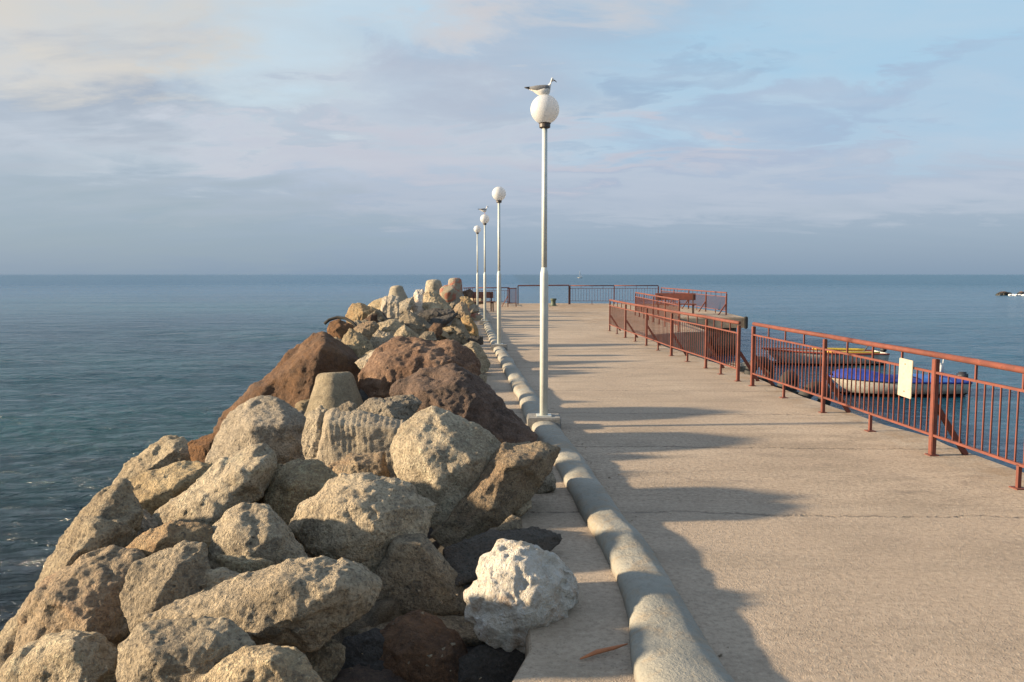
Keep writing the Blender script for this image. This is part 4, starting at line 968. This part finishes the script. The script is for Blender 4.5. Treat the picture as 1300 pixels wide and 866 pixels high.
base = rp([(0., lin(132, 154, 177, K)), (.045, lin(145, 165, 187, K)), (.095, lin(166, 179, 199, K)), (.145, lin(184, 195, 211, K)), (.24, lin(184, 202, 218, K)), (.34, lin(172, 203, 225, K)), (.45, lin(160, 196, 222, K)), (.6, lin(165, 186, 212, K)), (1., lin(172, 186, 208, K))])
wx = n.m('MULTIPLY', n.m('SUBTRACT', n.noise(n.map(uv, (1, 1, 1), (0, 0, .3)), 1.7, 7, .6, .4), .5), .55)
wz = n.m('MULTIPLY', n.m('SUBTRACT', n.noise(n.map(uv, (1, 1.6, 1), (0, 0, .5), (4, 2, 0)), 1.9, 7, .6, .4), .5), .30)
bx = n.m('ADD', s[0], wx); bz = n.m('ADD', z, n.m('MULTIPLY', wz, n.mr(z, 0, .2, .15, 1)))
sky = base
def blob(px, py, rx, ry, col, k, slope=0.):
    """one cloud patch fixed in the sky: direction, angular size, colour, density"""
    global sky
    d = ray(px, py).normalized(); ax = n.m('SUBTRACT', bx, d.x); az = n.m('SUBTRACT', n.m('SUBTRACT', bz, d.z), n.m('MULTIPLY', ax, slope))
    ex = n.m('DIVIDE', ax, rx / F * .9); ez = n.m('DIVIDE', az, ry / F * .9)
    q = n.m('ADD', n.m('MULTIPLY', ex, ex), n.m('MULTIPLY', ez, ez))
    f = n.m('MULTIPLY', n.mr(q, 2.2, .1, 0, 1), k)
    f = n.m('MULTIPLY', f, n.mr(c1, .3, .55, .55, 1))
    sky = n.mix(f, sky, lin(*col, K))
blob(330, 150, 420, 55, (198, 205, 213), .85, .08)
blob(170, 115, 330, 52, (160, 171, 187), .9, .28)
blob(90, 10, 300, 75, (212, 206, 197), .95)
blob(440, 45, 190, 60, (194, 215, 229), .9, .35)
blob(590, 120, 130, 45, (168, 182, 202), .6, .3)
blob(745, 60, 170, 60, (172, 178, 194), .85, .25)
blob(690, 8, 130, 32, (206, 200, 200), .9)
blob(1120, 70, 360, 100, (158, 198, 224), .8)
blob(1130, 150, 220, 45, (168, 190, 212), .5, .15)
blob(800, 122, 120, 20, (150, 172, 198), .75, .3)
blob(1010, 140, 170, 26, (160, 177, 202), .7, .22)
blob(900, 212, 210, 16, (164, 175, 199), .7)
blob(1150, 230, 170, 14, (165, 178, 200), .6)
blob(520, 200, 260, 26, (190, 190, 203), .7)
blob(800, 203, 80, 12, (200, 196, 204), .35)
blob(1000, 255, 420, 22, (182, 191, 208), .6)
blob(330, 258, 260, 18, (176, 183, 198), .45)
blob(100, 280, 260, 60, (146, 165, 178), .6)
blob(380, 160, 60, 16, (160, 175, 195), .5)
sky = n.mix(n.m('MULTIPLY', n.ramp(c2, [(.45, 0.), (.7, 1.)]), n.mr(z, .02, .15, 0, .35)), sky, n.mix(.5, sky, lin(205, 208, 216, K)))
# thin cloud lets a little clear sky through
sky = n.mix(.93, sk.outputs[0], sky)
n.lk(sky, bg.inputs[0])
sl = bpy.data.lights.new('Sun', 'SUN'); sl.energy = 5; sl.angle = R(2.2); sl.color = (1, .8, .55)
so = bpy.data.objects.new('Sun', sl); COL.objects.link(so)
d = Vector((math.sin(SUN_AZ) * math.cos(SUN_EL), math.cos(SUN_AZ) * math.cos(SUN_EL), math.sin(SUN_EL)))
so.rotation_euler = d.to_track_quat('Z', 'Y').to_euler(); so.location = (-20, 0, 10)
# ------------------------------------------------------------------ camera and output
cam = bpy.data.cameras.new('Camera'); co_ = bpy.data.objects.new('Camera', cam); COL.objects.link(co_); S.camera = co_
cam.sensor_width = 36; cam.lens = 36 * F / 1300; cam.clip_end = 60000; cam.clip_start = .05
co_.location = (0, 0, CH); co_.rotation_euler = (math.pi / 2 - PITCH, 0, 0)
S.view_settings.view_transform = 'Standard'; S.view_settings.look = 'None'; S.view_settings.exposure = EXPO; S.view_settings.gamma = 1; S.view_settings.use_curve_mapping = False
S.render.engine = 'CYCLES'
S.cycles.max_bounces = 6; S.cycles.diffuse_bounces = 3; S.cycles.glossy_bounces = 3
